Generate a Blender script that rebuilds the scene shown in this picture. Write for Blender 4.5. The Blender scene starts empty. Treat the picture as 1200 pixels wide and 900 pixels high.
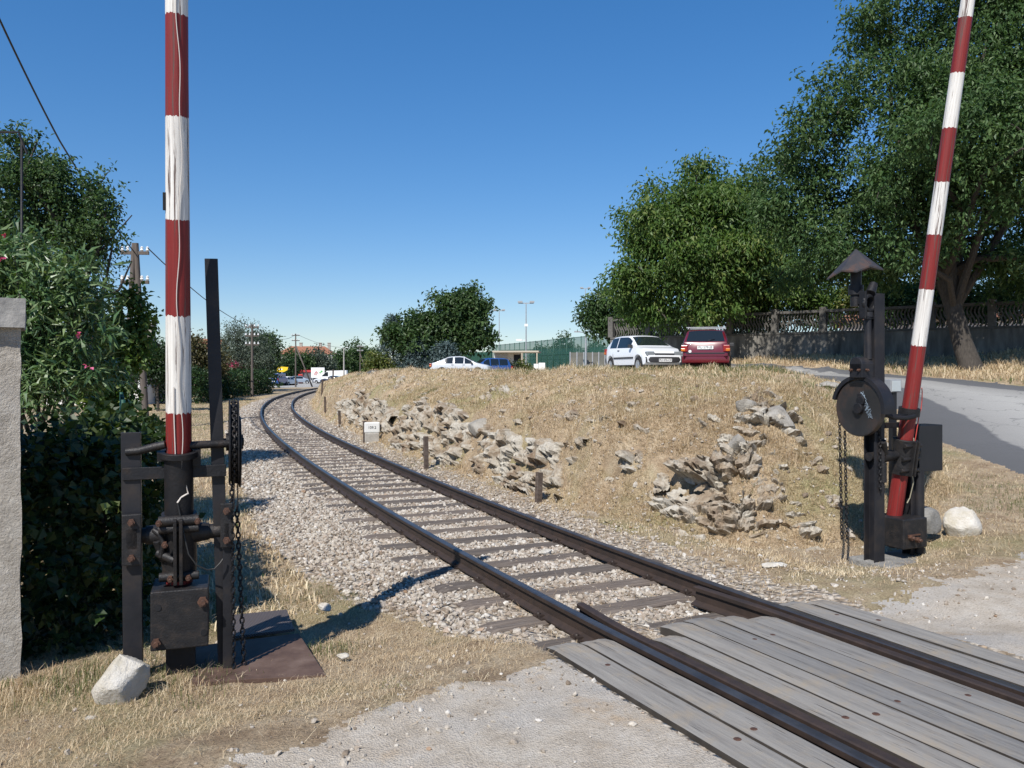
import bpy, math, random
import numpy as np
from mathutils import Vector, Matrix

# ------------------------------------------------------------------ basics
scene = bpy.context.scene
COL = scene.collection
rng = np.random.default_rng(11)
random.seed(5)
F, H, Y0 = 950.0, 1.82, 436.0
R = math.radians


def at(px, py, d):
    return Vector(((px - 600) * d / F, d, H - (py - Y0) * d / F))


def tag(o, label=None, cat=None, group=None, kind=None):
    if label: o['label'] = label
    if cat: o['category'] = cat
    if group: o['group'] = group
    if kind: o['kind'] = kind
    return o


def empty(name, loc=(0, 0, 0), rz=0.0, label=None, cat=None, group=None):
    o = bpy.data.objects.new(name, None)
    COL.objects.link(o)
    o.empty_display_size = 0.2
    o.location = loc
    o.rotation_euler = (0, 0, rz)
    return tag(o, label, cat, group)


def link(name, me, mat=None, parent=None):
    o = bpy.data.objects.new(name, me)
    COL.objects.link(o)
    if mat is not None and len(me.materials) == 0:
        me.materials.append(mat)
    if parent is not None:
        o.parent = parent
    return o


def copy_tree(o, parent=None):
    c = o.copy()
    COL.objects.link(c)
    c.parent = parent
    for ch in [x for x in COL.objects if x.parent is o]:
        copy_tree(ch, c)
    return c


def npmesh(name, V, Fc, rnd=None, smooth=False, point_rnd=None):
    """big mesh from numpy arrays; Fc (n,k)"""
    me = bpy.data.meshes.new(name)
    n, k = Fc.shape
    me.vertices.add(len(V))
    me.vertices.foreach_set('co', np.ascontiguousarray(V, dtype=np.float32).ravel())
    me.loops.add(n * k)
    me.loops.foreach_set('vertex_index', np.ascontiguousarray(Fc, dtype=np.int32).ravel())
    me.polygons.add(n)
    me.polygons.foreach_set('loop_start', np.arange(0, n * k, k, dtype=np.int32))
    me.polygons.foreach_set('use_smooth', np.full(n, smooth, dtype=bool))
    me.update(calc_edges=True)
    if rnd is not None:
        a = me.attributes.new('rnd', 'FLOAT', 'FACE')
        a.data.foreach_set('value', np.asarray(rnd, dtype=np.float32))
    if point_rnd is not None:
        a = me.attributes.new('rnd', 'FLOAT', 'POINT')
        a.data.foreach_set('value', np.asarray(point_rnd, dtype=np.float32))
    return me


class MB:
    """collects shapes into one mesh"""
    def __init__(s):
        s.v, s.f, s.sm = [], [], []

    def add(s, vs, fs, smooth=False):
        b = len(s.v)
        s.v += [tuple(v) for v in vs]
        s.f += [[b + i for i in f] for f in fs]
        s.sm += [smooth] * len(fs)
        return s

    def box(s, x0, x1, y0, y1, z0, z1, M=None):
        vs = [(x0, y0, z0), (x1, y0, z0), (x1, y1, z0), (x0, y1, z0), (x0, y0, z1), (x1, y0, z1), (x1, y1, z1), (x0, y1, z1)]
        if M is not None: vs = [M @ Vector(v) for v in vs]
        return s.add(vs, [(3, 2, 1, 0), (4, 5, 6, 7), (0, 1, 5, 4), (1, 2, 6, 5), (2, 3, 7, 6), (3, 0, 4, 7)])

    def cyl(s, p0, p1, r0, r1=None, n=14, caps=True, smooth=True):
        r1 = r0 if r1 is None else r1
        p0, p1 = Vector(p0), Vector(p1)
        q = (p1 - p0).to_track_quat('Z', 'Y')
        vs = []
        for p, r in ((p0, r0), (p1, r1)):
            for i in range(n):
                a = 2 * math.pi * i / n
                vs.append(p + q @ Vector((r * math.cos(a), r * math.sin(a), 0)))
        s.add(vs, [(i, (i + 1) % n, n + (i + 1) % n, n + i) for i in range(n)], smooth)
        if caps:
            s.add(vs[:n], [tuple(reversed(range(n)))])
            s.add(vs[n:], [tuple(range(n))])
        return s

    def tube(s, pts, r, n=8, caps=True):
        pts = [Vector(p) for p in pts]
        rs = r if isinstance(r, (list, tuple)) else [r] * len(pts)
        vs = []
        up = Vector((0.13, 0.31, 0.94))
        for i, p in enumerate(pts):
            t = (pts[min(i + 1, len(pts) - 1)] - pts[max(i - 1, 0)])
            if t.length < 1e-9: t = Vector((0, 0, 1))
            t.normalize()
            a = t.cross(up)
            if a.length < 0.05: a = t.cross(Vector((1, 0, 0)))
            a.normalize()
            b = t.cross(a)
            for k in range(n):
                w = 2 * math.pi * k / n
                vs.append(p + (a * math.cos(w) + b * math.sin(w)) * rs[i])
        fs = []
        for i in range(len(pts) - 1):
            for k in range(n):
                k2 = (k + 1) % n
                fs.append((i * n + k, i * n + k2, (i + 1) * n + k2, (i + 1) * n + k))
        s.add(vs, fs, True)
        if caps:
            s.add(vs[:n], [tuple(reversed(range(n)))])
            s.add(vs[-n:], [tuple(range(n))])
        return s

    def extr(s, poly, p0, p1, xd):
        """polygon (a,b) extruded from p0 to p1; a along xd"""
        p0, p1, xd = Vector(p0), Vector(p1), Vector(xd).normalized()
        t = (p1 - p0).normalized()
        yd = t.cross(xd).normalized()
        xd = yd.cross(t).normalized()
        n = len(poly)
        vs = [p0 + xd * a + yd * b for a, b in poly] + [p1 + xd * a + yd * b for a, b in poly]
        s.add(vs, [(i, (i + 1) % n, n + (i + 1) % n, n + i) for i in range(n)])
        s.add(vs[:n], [tuple(reversed(range(n)))])
        s.add(vs[n:], [tuple(range(n))])
        return s

    def lathe(s, prof, c=(0, 0, 0), axis='Z', n=28, a0=0.0, a1=2 * math.pi, closed=True):
        """prof list of (r,h) about axis"""
        c = Vector(c)
        vs = []
        m = n if closed else n + 1
        for j in range(m):
            a = a0 + (a1 - a0) * j / n
            for r, h in prof:
                if axis == 'Z': p = Vector((r * math.cos(a), r * math.sin(a), h))
                elif axis == 'X': p = Vector((h, r * math.cos(a), r * math.sin(a)))
                else: p = Vector((r * math.cos(a), h, r * math.sin(a)))
                vs.append(c + p)
        k = len(prof)
        fs = []
        for j in range(n):
            j2 = (j + 1) % m
            for i in range(k - 1):
                fs.append((j * k + i, j2 * k + i, j2 * k + i + 1, j * k + i + 1))
        return s.add(vs, fs, True)

    def build(s, name, mat, parent=None, bevel=0.0, loc=None):
        me = bpy.data.meshes.new(name)
        me.from_pydata(s.v, [], s.f)
        me.polygons.foreach_set('use_smooth', s.sm)
        me.update()
        import bmesh
        bm = bmesh.new(); bm.from_mesh(me)
        bmesh.ops.remove_doubles(bm, verts=bm.verts, dist=1e-5)
        bmesh.ops.recalc_face_normals(bm, faces=bm.faces)
        for e in bm.edges:
            if len(e.link_faces) == 2 and e.calc_face_angle(0) > 0.7: e.smooth = False
        bm.to_mesh(me); bm.free()
        o = link(name, me, mat, parent)
        if loc is not None: o.location = loc
        if bevel:
            m = o.modifiers.new('bevel', 'BEVEL'); m.width = bevel; m.segments = 2
            m.limit_method = 'ANGLE'; m.angle_limit = 0.7
        return o


# ------------------------------------------------------------------ noise
def _h(xi, yi, seed):
    h = (xi * 374761393 + yi * 668265263 + seed * 144269504) & 0xffffffff
    h = ((h ^ (h >> 13)) * 1274126177) & 0xffffffff
    return ((h ^ (h >> 16)) & 0xffffff) / 16777216.0


def vn(x, y, seed=0):
    x = np.asarray(x, float); y = np.asarray(y, float)
    xi = np.floor(x).astype(np.int64); yi = np.floor(y).astype(np.int64)
    fx = x - xi; fy = y - yi
    fx = fx * fx * (3 - 2 * fx); fy = fy * fy * (3 - 2 * fy)
    a = _h(xi, yi, seed); b = _h(xi + 1, yi, seed); c = _h(xi, yi + 1, seed); d = _h(xi + 1, yi + 1, seed)
    return (a + (b - a) * fx) * (1 - fy) + (c + (d - c) * fx) * fy


def fbm(x, y, seed=0, oct=4):
    t = 0; a = 0.5; n = 0
    for i in range(oct):
        t = t + a * vn(x * 2 ** i, y * 2 ** i, seed + i * 17); n += a; a *= 0.5
    return t / n - 0.5


def sst(a, b, x):
    t = np.clip((x - a) / (b - a), 0, 1)
    return t * t * (3 - 2 * t)


# ------------------------------------------------------------------ materials
def new_mat(name):
    m = bpy.data.materials.new(name); m.use_nodes = True
    nt = m.node_tree
    return m, nt, nt.nodes['Principled BSDF']


def nd(nt, typ, **kw):
    n = nt.nodes.new(typ)
    for k, v in kw.items():
        if k.startswith('i_'):
            n.inputs[k[2:].replace('_', ' ')].default_value = v
        else:
            setattr(n, k, v)
    return n


def c4(c): return (c[0], c[1], c[2], 1.0)


def ramp(nt, fac, stops, interp='LINEAR'):
    r = nd(nt, 'ShaderNodeValToRGB')
    cr = r.color_ramp; cr.interpolation = interp
    while len(cr.elements) < len(stops): cr.elements.new(0.5)
    for e, (p, c) in zip(cr.elements, stops):
        e.position = p; e.color = c4(c)
    nt.links.new(fac, r.inputs[0])
    return r.outputs[0]


def noise(nt, vec, scale, detail=4, rough=0.6):
    n = nd(nt, 'ShaderNodeTexNoise')
    n.inputs['Scale'].default_value = scale; n.inputs['Detail'].default_value = detail
    n.inputs['Roughness'].default_value = rough
    if vec is not None: nt.links.new(vec, n.inputs['Vector'])
    return n.outputs['Fac']


def mixc(nt, fac, a, b, mode='MIX'):
    m = nd(nt, 'ShaderNodeMix', data_type='RGBA', blend_type=mode)
    for sock, v in ((m.inputs[0], fac), (m.inputs[6], a), (m.inputs[7], b)):
        if hasattr(v, 'is_linked') or hasattr(v, 'node'): nt.links.new(v, sock)
        elif isinstance(v, (int, float)): sock.default_value = v
        else: sock.default_value = c4(v)
    return m.outputs[2]


def bump(nt, bsdf, height, strength, dist=0.02):
    b = nd(nt, 'ShaderNodeBump')
    b.inputs['Strength'].default_value = strength; b.inputs['Distance'].default_value = dist
    nt.links.new(height, b.inputs['Height'])
    nt.links.new(b.outputs[0], bsdf.inputs['Normal'])
    return b


def tex(nt, scale=(1, 1, 1), which='Object'):
    tc = nd(nt, 'ShaderNodeTexCoord')
    if scale == (1, 1, 1): return tc.outputs[which]
    mp = nd(nt, 'ShaderNodeMapping')
    mp.inputs['Scale'].default_value = scale
    nt.links.new(tc.outputs[which], mp.inputs['Vector'])
    return mp.outputs[0]


def mat(name, c1, c2=None, c3=None, scale=6.0, rough=0.7, metal=0.0, bmp=0.0, bscale=40.0, stretch=(1, 1, 1), spec=0.5, coat=0.0, detail=5, bdist=0.01):
    m, nt, b = new_mat(name)
    b.inputs['Roughness'].default_value = rough; b.inputs['Metallic'].default_value = metal
    b.inputs['Specular IOR Level'].default_value = spec
    b.inputs['Coat Weight'].default_value = coat
    v = tex(nt, stretch)
    if c2 is None:
        b.inputs['Base Color'].default_value = c4(c1)
    else:
        st = [(0.3, c1), (0.7, c2)] if c3 is None else [(0.28, c1), (0.52, c2), (0.72, c3)]
        nt.links.new(ramp(nt, noise(nt, v, scale, detail), st), b.inputs['Base Color'])
    if bmp: bump(nt, b, noise(nt, v, bscale, 5), bmp, bdist)
    return m


def leaf_mat(name, cols, trans=0.3, rough=0.5, spec=0.35):
    """cols: ramp over per-leaf random value"""
    m, nt, b = new_mat(name)
    a = nd(nt, 'ShaderNodeAttribute', attribute_name='rnd')
    n = len(cols)
    col = ramp(nt, a.outputs['Fac'], [(i / (n - 1), c) for i, c in enumerate(cols)])
    nt.links.new(col, b.inputs['Base Color'])
    b.inputs['Roughness'].default_value = rough
    b.inputs['Specular IOR Level'].default_value = spec
    t = nd(nt, 'ShaderNodeBsdfTranslucent')
    tcol = mixc(nt, 1.0, col, (1.5, 1.6, 0.7), 'MULTIPLY')
    nt.links.new(tcol, t.inputs['Color'])
    mx = nd(nt, 'ShaderNodeMixShader'); mx.inputs[0].default_value = trans
    out = nt.nodes['Material Output']
    nt.links.new(b.outputs[0], mx.inputs[1]); nt.links.new(t.outputs[0], mx.inputs[2])
    nt.links.new(mx.outputs[0], out.inputs[0])
    return m


MAT = {}
MAT['iron'] = mat('black_iron', (0.006, 0.0065, 0.008), (0.011, 0.011, 0.013), (0.022, 0.016, 0.013), scale=9, rough=0.55, spec=.35, bmp=0.35, bscale=60)
MAT['iron2'] = mat('worn_iron', (0.009, 0.009, 0.0105), (0.017, 0.016, 0.0165), (0.036, 0.028, 0.024), scale=14, rough=0.5, spec=.35, bmp=0.4, bscale=80)
MAT['beam'] = mat('painted_beam', (0.008, 0.0085, 0.011), (0.015, 0.015, 0.018), (0.032, 0.026, 0.023), scale=5, rough=0.5, spec=.35, bmp=0.15, bscale=50)
MAT['rust'] = mat('rusty_plate', (0.05, 0.026, 0.018), (0.10, 0.06, 0.042), (0.15, 0.10, 0.075), scale=4, rough=0.75, bmp=0.2, bscale=60)
MAT['bolt'] = mat('rusty_bolt', (0.04, 0.02, 0.014), (0.10, 0.045, 0.025), scale=30, rough=0.7, bmp=0.3, bscale=80)
MAT['railside'] = mat('rail_brown', (0.022, 0.015, 0.012), (0.045, 0.028, 0.02), scale=8, rough=0.65, bmp=0.2, bscale=50)
MAT['railtop'] = mat('rail_polished', (0.085, 0.082, 0.085), (0.17, 0.16, 0.155), scale=4, rough=0.38, metal=0.8)
MAT['black'] = mat('black_paint', (0.007, 0.008, 0.01), (0.012, 0.012, 0.015), scale=4, rough=0.45)
MAT['rubber'] = mat('rubber', (0.012, 0.012, 0.013), rough=0.8)
MAT['cable_w'] = mat('cable_white', (0.6, 0.55, 0.5), rough=0.6)
MAT['cable_r'] = mat('cable_red', (0.4, 0.04, 0.03), rough=0.6)
MAT['cable_k'] = mat('cable_black', (0.015, 0.015, 0.015), rough=0.6)
MAT['concrete'] = mat('concrete', (0.27, 0.25, 0.22), (0.4, 0.38, 0.34), scale=8, rough=0.9, bmp=0.5, bscale=40)
MAT['wood_pole'] = mat('pole_wood', (0.07, 0.055, 0.045), (0.13, 0.11, 0.095), scale=6, rough=0.85, stretch=(8, 8, 0.4), bmp=0.3)
MAT['signwhite'] = mat('sign_white', (.58, .58, .55), (.66, .66, .64), scale=5, rough=.7)
MAT['white'] = mat('white_paint', (0.72, 0.72, 0.70), (0.8, 0.8, 0.78), scale=3, rough=0.5)
MAT['glass'] = mat('car_glass', (0.012, 0.016, 0.018), rough=0.06, spec=0.8)
MAT['porcelain'] = mat('porcelain', (0.75, 0.75, 0.73), rough=0.25)
MAT['steel'] = mat('galvanised', (0.32, 0.33, 0.34), (0.42, 0.43, 0.44), scale=12, rough=0.5, metal=0.4)
MAT['bark'] = mat('bark', (0.03, 0.025, 0.02), (0.075, 0.063, 0.052), scale=8, rough=0.9, stretch=(3, 3, 0.8), bmp=0.8, bscale=14, bdist=0.03)
MAT['green_metal'] = mat('green_paint', (0.012, 0.06, 0.04), (0.016, 0.075, 0.05), scale=2, rough=0.5)
MAT['tile'] = mat('roof_tile', (0.22, 0.09, 0.05), (0.36, 0.16, 0.09), scale=3, rough=0.85, stretch=(1, 1, 4))
MAT['wallwhite'] = mat('render_white', (0.62, 0.6, 0.56), (0.72, 0.7, 0.66), scale=0.6, rough=0.9)

# pale stone with lichen patches
def stone_mat(name, a, b, c, scale=3.0):
    m, nt, bs = new_mat(name)
    v = tex(nt)
    n1 = noise(nt, v, scale, 7, 0.7)
    col = ramp(nt, n1, [(0.25, a), (0.5, b), (0.75, c)])
    vo = nd(nt, 'ShaderNodeTexVoronoi', feature='DISTANCE_TO_EDGE'); vo.inputs['Scale'].default_value = scale * 2.4
    nt.links.new(v, vo.inputs['Vector'])
    nt.links.new(col, bs.inputs['Base Color'])
    bs.inputs['Roughness'].default_value = 0.92
    mm = nd(nt, 'ShaderNodeMath', operation='ADD')
    nt.links.new(noise(nt, v, scale * 9, 6, 0.7), mm.inputs[0])
    m2 = nd(nt, 'ShaderNodeMath', operation='MULTIPLY'); m2.inputs[1].default_value = 0.5
    nt.links.new(vo.outputs['Distance'], m2.inputs[0]); nt.links.new(m2.outputs[0], mm.inputs[1])
    bump(nt, bs, mm.outputs[0], 0.8, 0.03)
    return m


MAT['limestone'] = stone_mat('limestone', (0.13, 0.12, 0.105), (0.3, 0.275, 0.235), (0.42, 0.4, 0.36), 5.0)
MAT['whitestone'] = stone_mat('white_stone', (0.38, 0.33, 0.22), (0.55, 0.51, 0.44), (0.68, 0.655, 0.61), 5.0)
MAT['greystone'] = stone_mat('grey_stone', (0.16, 0.15, 0.14), (0.25, 0.24, 0.22), (0.33, 0.32, 0.3), 6.0)
MAT['pillarstone'] = stone_mat('pillar_stone', (0.27, 0.24, 0.20), (0.43, 0.39, 0.335), (0.54, 0.505, 0.45), 9.0)

# ------------------------------------------------------------------ world, camera, sun
SUN_EL, SH = R(46.5), Vector((0.41, 0.91, 0)).normalized()     # SH: the way shadows fall on the ground
world = bpy.data.worlds.new('World'); scene.world = world; world.use_nodes = True
wn = world.node_tree
sky = wn.nodes.new('ShaderNodeTexSky'); sky.sky_type = 'NISHITA'; sky.sun_disc = False
sky.sun_elevation = SUN_EL
sky.sun_rotation = math.atan2(-SH.x, -SH.y)
sky.altitude = 0; sky.air_density = 1.0; sky.dust_density = 0.1; sky.ozone_density = 4.0
bg = wn.nodes['Background']; bg.inputs[1].default_value = 0.14
hs = wn.nodes.new('ShaderNodeHueSaturation'); hs.inputs['Saturation'].default_value = 1.42; hs.inputs['Hue'].default_value = 0.503
tn = wn.nodes.new('ShaderNodeMix'); tn.data_type = 'RGBA'; tn.blend_type = 'MULTIPLY'; tn.inputs[0].default_value = 1.0; tn.inputs[7].default_value = (0.93, 0.96, 1.06, 1)
wn.links.new(sky.outputs[0], tn.inputs[6]); gm = wn.nodes.new('ShaderNodeGamma'); gm.inputs[1].default_value = 0.74
wn.links.new(tn.outputs[2], gm.inputs[0]); wn.links.new(gm.outputs[0], hs.inputs['Color']); wn.links.new(hs.outputs[0], bg.inputs[0])
sl = bpy.data.lights.new('sun', 'SUN'); sl.energy = 4.6; sl.angle = R(0.53); sl.color = (1.0, 0.955, 0.89)
so = bpy.data.objects.new('sun', sl); COL.objects.link(so)
ld = Vector((SH.x * math.cos(SUN_EL), SH.y * math.cos(SUN_EL), -math.sin(SUN_EL)))
so.rotation_euler = ld.to_track_quat('-Z', 'Y').to_euler(); so.location = (-20, -40, 60)
cam = bpy.data.cameras.new('camera'); co = bpy.data.objects.new('camera', cam); COL.objects.link(co)
co.location = (0, 0, H); co.rotation_euler = (R(90), 0, 0)
cam.sensor_width = 36; cam.lens = F / 1200 * 36; cam.shift_y = -14 / 1200
cam.clip_start = 0.05; cam.clip_end = 3000
scene.camera = co
scene.view_settings.view_transform = 'Standard'; scene.view_settings.look = 'None'
scene.view_settings.exposure = 0.42; scene.view_settings.gamma = 1.0
scene.cycles.max_bounces = 6; scene.cycles.transparent_max_bounces = 6
scene.cycles.use_denoising = True

# ------------------------------------------------------------------ track line
TY = np.array([6.2, 7, 8, 9, 10, 12, 14, 16, 18, 20, 23, 26, 30, 35, 40, 45, 50, 55, 60, 70, 80, 90, 100, 110, 120, 130, 145, 170])
TX = np.array([1.292, .901, .426, -.038, -.494, -1.382, -2.245, -3.085, -3.904, -4.702, -5.859, -6.971, -8.384, -10.04, -11.577, -13.001, -14.315, -15.524,
               -16.634, -18.573, -20.162, -21.432, -22.41, -23.0, -23.2, -22.8, -21.0, -15.0])


def _spl(yq):
    m = np.gradient(TX, TY)
    i = np.clip(np.searchsorted(TY, yq) - 1, 0, len(TY) - 2)
    h = TY[i + 1] - TY[i]; t = np.clip((yq - TY[i]) / h, 0, 1)
    return (2*t**3-3*t**2+1)*TX[i] + (t**3-2*t**2+t)*h*m[i] + (-2*t**3+3*t**2)*TX[i+1] + (t**3-t**2)*h*m[i+1]


SL0 = -0.515
def xc(Y):
    Y = np.asarray(Y, float)
    return np.where(Y < 6.2, 1.292 + SL0 * (Y - 6.2), _spl(np.maximum(Y, 6.2)))


def sl(Y):
    return (xc(Y + 0.3) - xc(Y - 0.3)) / 0.6


def uu(X, Y):
    return (X - xc(Y)) / np.sqrt(1 + sl(Y) ** 2)


def track_pts(y0, y1, ds):
    yy = np.linspace(y0, y1, 6000); xx = xc(yy)
    s = np.concatenate([[0], np.cumsum(np.hypot(np.diff(xx), np.diff(yy)))])
    q = np.arange(0, s[-1], ds)
    yq = np.interp(q, s, yy); xq = xc(yq); m = sl(yq)
    T = np.stack([m, np.ones_like(m)], 1); T /= np.linalg.norm(T, axis=1)[:, None]
    N = np.stack([T[:, 1], -T[:, 0]], 1)
    return np.stack([xq, yq], 1), T, N


# ------------------------------------------------------------------ terrain height
def inpoly(P, X, Y):
    r = np.zeros(X.shape, bool)
    n = len(P)
    for i in range(n):
        x0, y0 = P[i]; x1, y1 = P[(i + 1) % n]
        if y0 == y1: continue
        c = ((y0 > Y) != (y1 > Y)) & (X < (x1 - x0) * (Y - y0) / (y1 - y0) + x0)
        r ^= c
    return r


def pdist(P, X, Y, closed=True):
    d = np.full(X.shape, 1e9)
    n = len(P)
    for i in range(n if closed else n - 1):
        x0, y0 = P[i]; x1, y1 = P[(i + 1) % n]
        dx, dy = x1 - x0, y1 - y0
        t = np.clip(((X - x0) * dx + (Y - y0) * dy) / (dx * dx + dy * dy + 1e-12), 0, 1)
        d = np.minimum(d, np.hypot(X - x0 - t * dx, Y - y0 - t * dy))
    return d


_yy = np.array([112, 100, 85, 70, 55, 42, 32, 26, 21, 17, 14, 12, 10.6])
_sl = sl(_yy); _cx = xc(_yy)
_u = np.interp(_yy, [10, 30, 60, 112], [1.95, 1.8, 1.9, 2.3])
TOE = [(float(x + u / math.sqrt(1 + m * m)), float(y - u * m / math.sqrt(1 + m * m))) for x, y, u, m in zip(_cx, _yy, _u, _sl)]
MOUND = TOE + [(2.05, 9.75), (2.9, 9.25), (3.9, 9.3), (4.9, 9.7), (5.9, 10.8), (6.7, 12.4), (7.4, 15), (8.3, 18), (8.9, 22), (9.0, 26), (60, 40), (60, 125), (-10, 125)]
FARM = [(9.0, 26), (60, 40), (60, 125), (-10, 125)]
GRAVEL = [(-9, -2.5), (-1.47, 3.72), (-.3, 4.7), (.15, 5.1), (.35, 5.5), (2.4, 6.7), (2.95, 6.72), (4.2, 7.35), (5.36, 8.1), (7.5, 9.2), (9.5, 8.6), (24, 5), (24, -12), (-9, -12)]
ASPH = [(9.5, 8.7), (7.75, 9.5), (7.55, 12), (7.9, 15), (8.7, 18), (9.5, 21.5), (9.4, 25), (6.5, 26.6), (0, 30), (-6, 35), (-10, 50), (-9, 70), (10, 70), (9, 40), (9.2, 33.5), (11.6, 28), (14.3, 22.4), (18, 16), (24, 9), (24, 5.05)]
LOT = [(-48, 100), (-30, 112), (-26, 116), (-21, 124), (-8, 136), (20, 150), (20, 190), (-60, 190), (-60, 100)]


def proj(X, Y, Z):
    Y = np.maximum(Y, 0.1)
    return 600 + F * X / Y, Y0 - F * (Z - H) / Y


def ell(px, py, L):
    """soft union of pixel ellipses (cx,cy,rx,ry,rot)"""
    m = np.zeros(px.shape)
    for cx, cy, rx, ry, a in L:
        c, s_ = math.cos(R(a)), math.sin(R(a))
        x = (px - cx) * c + (py - cy) * s_; y = -(px - cx) * s_ + (py - cy) * c
        q = np.sqrt((x / rx) ** 2 + (y / ry) ** 2)
        m = np.maximum(m, np.clip((1.25 - q) / 0.5, 0, 1))
    return m


RECESS = [(806, 571, 42, 24, 8), (715, 548, 10, 10, 0)]


def zroad(Y):
    return np.interp(Y, [5, 9, 12, 15, 20, 24, 28, 34, 60, 80, 150], [-.02, .06, .3, .55, 1.15, 1.58, 1.84, 1.9, 1.6, 1.2, 0])


def zplat(X, Y):
    z = np.interp(Y, [8, 11, 14, 20, 26, 35, 45, 60, 85, 100, 112, 125, 200], [1.48, 1.56, 1.66, 1.70, 1.81, 1.88, 1.72, 1.48, .85, .35, .0, -.2, -.3])
    return z + 0.62 * sst(5, 13, X) * sst(26, 36, Y) - 0.55 * sst(3.9, 6.5, X) * (1 - sst(12, 21, Y))


def zt(X, Y, fine=True, recess=True):
    X = np.asarray(X, float); Y = np.asarray(Y, float)
    u = uu(X, Y)
    # ordinary ground around the track
    dg = np.where(inpoly(GRAVEL, X, Y), 0.0, pdist(GRAVEL, X, Y))
    base = -0.02 - 0.17 * sst(0.0, 1.3, dg)
    base = base - 0.12 * sst(-3.0, -5.0, u) * sst(6, 14, Y)
    bed = np.interp(u, [-9, -4.6, -2.6, -1.5, -1.2, 1.2, 1.5, 2.1, 3], [-.32, -.34, -.31, -.2, -.185, -.185, -.19, -.1, 0.0])
    wb = sst(5.4, 6.6, Y) * sst(-5.0, -3.6, u) * (1 - sst(1.9, 2.6, u))
    z = base * (1 - wb) + bed * wb
    # under the crossing deck
    wd = (1 - sst(1.27, 1.33, np.abs(u))) * (1 - sst(5.9, 6.3, Y))
    z = z * (1 - wd) + (-0.17) * wd
    # right hand side: the road climbs
    wr = sst(3.6, 5.6, X - 0.0 * Y)
    zr = zroad(Y) + 1.0 * sst(0, 9, np.where(inpoly(ASPH, X, Y), 0, pdist(ASPH, X, Y))) * sst(10, 24, X) * sst(12, 26, Y)
    z = z * (1 - wr) + np.maximum(zr, -.05) * wr
    # mound
    im = inpoly(MOUND, X, Y)
    dm = np.where(im, pdist(MOUND[:len(TOE) + 11], X, Y, closed=False), 0.0)
    wdt = np.interp(Y, [9, 12, 20, 40, 80], [2.7, 3.0, 3.0, 2.8, 2.2]) + 0.0
    t = np.clip(dm / wdt, 0, 1)
    prof = 1 - (1 - t) ** 1.75
    cut = sst(10.4, 12.2, Y) * (1 - sst(60, 90, Y))
    prof = prof * (1 - cut) + cut * (.50 * sst(0.02, .24 + .08 * fbm(X * 1.4, Y * 1.4, 61), t) + .50 * (1 - (1 - t) ** 1.5))
    zp = zplat(X, Y)
    zm = z + np.maximum(zp - z, 0) * prof
    z = np.where(im, zm, z)
    if fine:
        amp = np.where(im, np.clip(dm / 0.8, 0, 1) * (1 - 0.6 * sst(1.0, 1.3, dm / wdt)), 0.0)
        z = z + amp * (0.42 * fbm(X * .8, Y * .8, 3) + 0.20 * fbm(X * 2.2, Y * 2.2, 13) + 0.12 * fbm(X * 5, Y * 5, 9))
        ing = dg <= 0
        rough = np.where(ing, 0.012, 0.05)
        rough = np.where(inpoly(ASPH, X, Y), 0.006, rough) * np.clip(np.hypot(X, Y) / 3, 0.3, 1)
        z = z + rough * (fbm(X * 2.2, Y * 2.2, 21) + 0.5 * fbm(X * 9, Y * 9, 31))
    if recess:
        px, py = proj(X, Y, z)
        m = ell(px, py, RECESS) * (Y > 9) * (Y < 13.5) * (X > 1) * (X < 4)
        z = z - 0.60 * m
    return z


def hit(px, py, lo=2.5, hi=60.0, n=1200):
    """where the view ray through a pixel of the photo meets the ground"""
    d = np.exp(np.linspace(math.log(lo), math.log(hi), n))
    X = (px - 600) * d / F; Z = H - (py - Y0) * d / F
    b = np.nonzero(Z <= zt(X, d, recess=False))[0]
    k = b[0] if len(b) else n - 1
    return Vector((X[k], d[k], float(zt(X[k:k+1], d[k:k+1], recess=False)[0])))


def zt1(x, y): return float(zt(np.array([x]), np.array([y]))[0])


# one sheet of ground in polar steps about the standing point, cut into ground, bed and roads
def lg(a, b, n): return np.exp(np.linspace(math.log(a), math.log(b), n, endpoint=False))
rr = np.concatenate([lg(.25, 3, 50), lg(3, 32, 560), lg(32, 130, 150), lg(130, 2500, 40), [2500]])
aa = np.concatenate([np.arange(-180, -44, 4.0), np.arange(-42, 42, 0.13), np.arange(44, 180, 4.0)])
RRg, AAg = np.meshgrid(rr, np.radians(aa), indexing='ij')
GX = (RRg * np.sin(AAg)).ravel(); GY = (RRg * np.cos(AAg)).ravel()
GZ = np.concatenate([zt(a, b) for a, b in zip(np.array_split(GX, 8), np.array_split(GY, 8))])
nr, na = RRg.shape
ii, jj = np.meshgrid(np.arange(nr - 1), np.arange(na), indexing='ij')
j2 = (jj + 1) % na
GF = np.stack([ii * na + jj, (ii + 1) * na + jj, (ii + 1) * na + j2, ii * na + j2], -1).reshape(-1, 4)
GF = GF[:, ::-1]
cxm = GX[GF].mean(1); cym = GY[GF].mean(1)
jit = 0.10 * fbm(cxm * 3, cym * 3, 77) + 0.06 * fbm(cxm * 14, cym * 14, 78)
um = uu(cxm, cym)
f_gr = inpoly(GRAVEL, cxm + jit * 3.2, cym - jit * 3.2)
f_as = inpoly(ASPH, cxm + jit * 2, cym + jit * 2) | inpoly(LOT, cxm, cym)
uL = -np.interp(cym, [5.2, 6.1, 7.1, 8.5, 10, 14, 20, 30], [1.1, 1.5, 1.9, 2.2, 2.3, 2.2, 2.05, 2.0])
f_bd = (um > uL + jit * 3) & (um < 1.75 + jit * 3) & (cym > 5.2) & (cym < 170) & ~f_gr
f_bd |= (np.abs(um) < 1.35) & (cym <= 6.2) & (cym > -4)
reg = np.zeros(len(GF), int); reg[f_as] = 3; reg[f_gr] = 2; reg[f_bd] = 1


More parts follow.
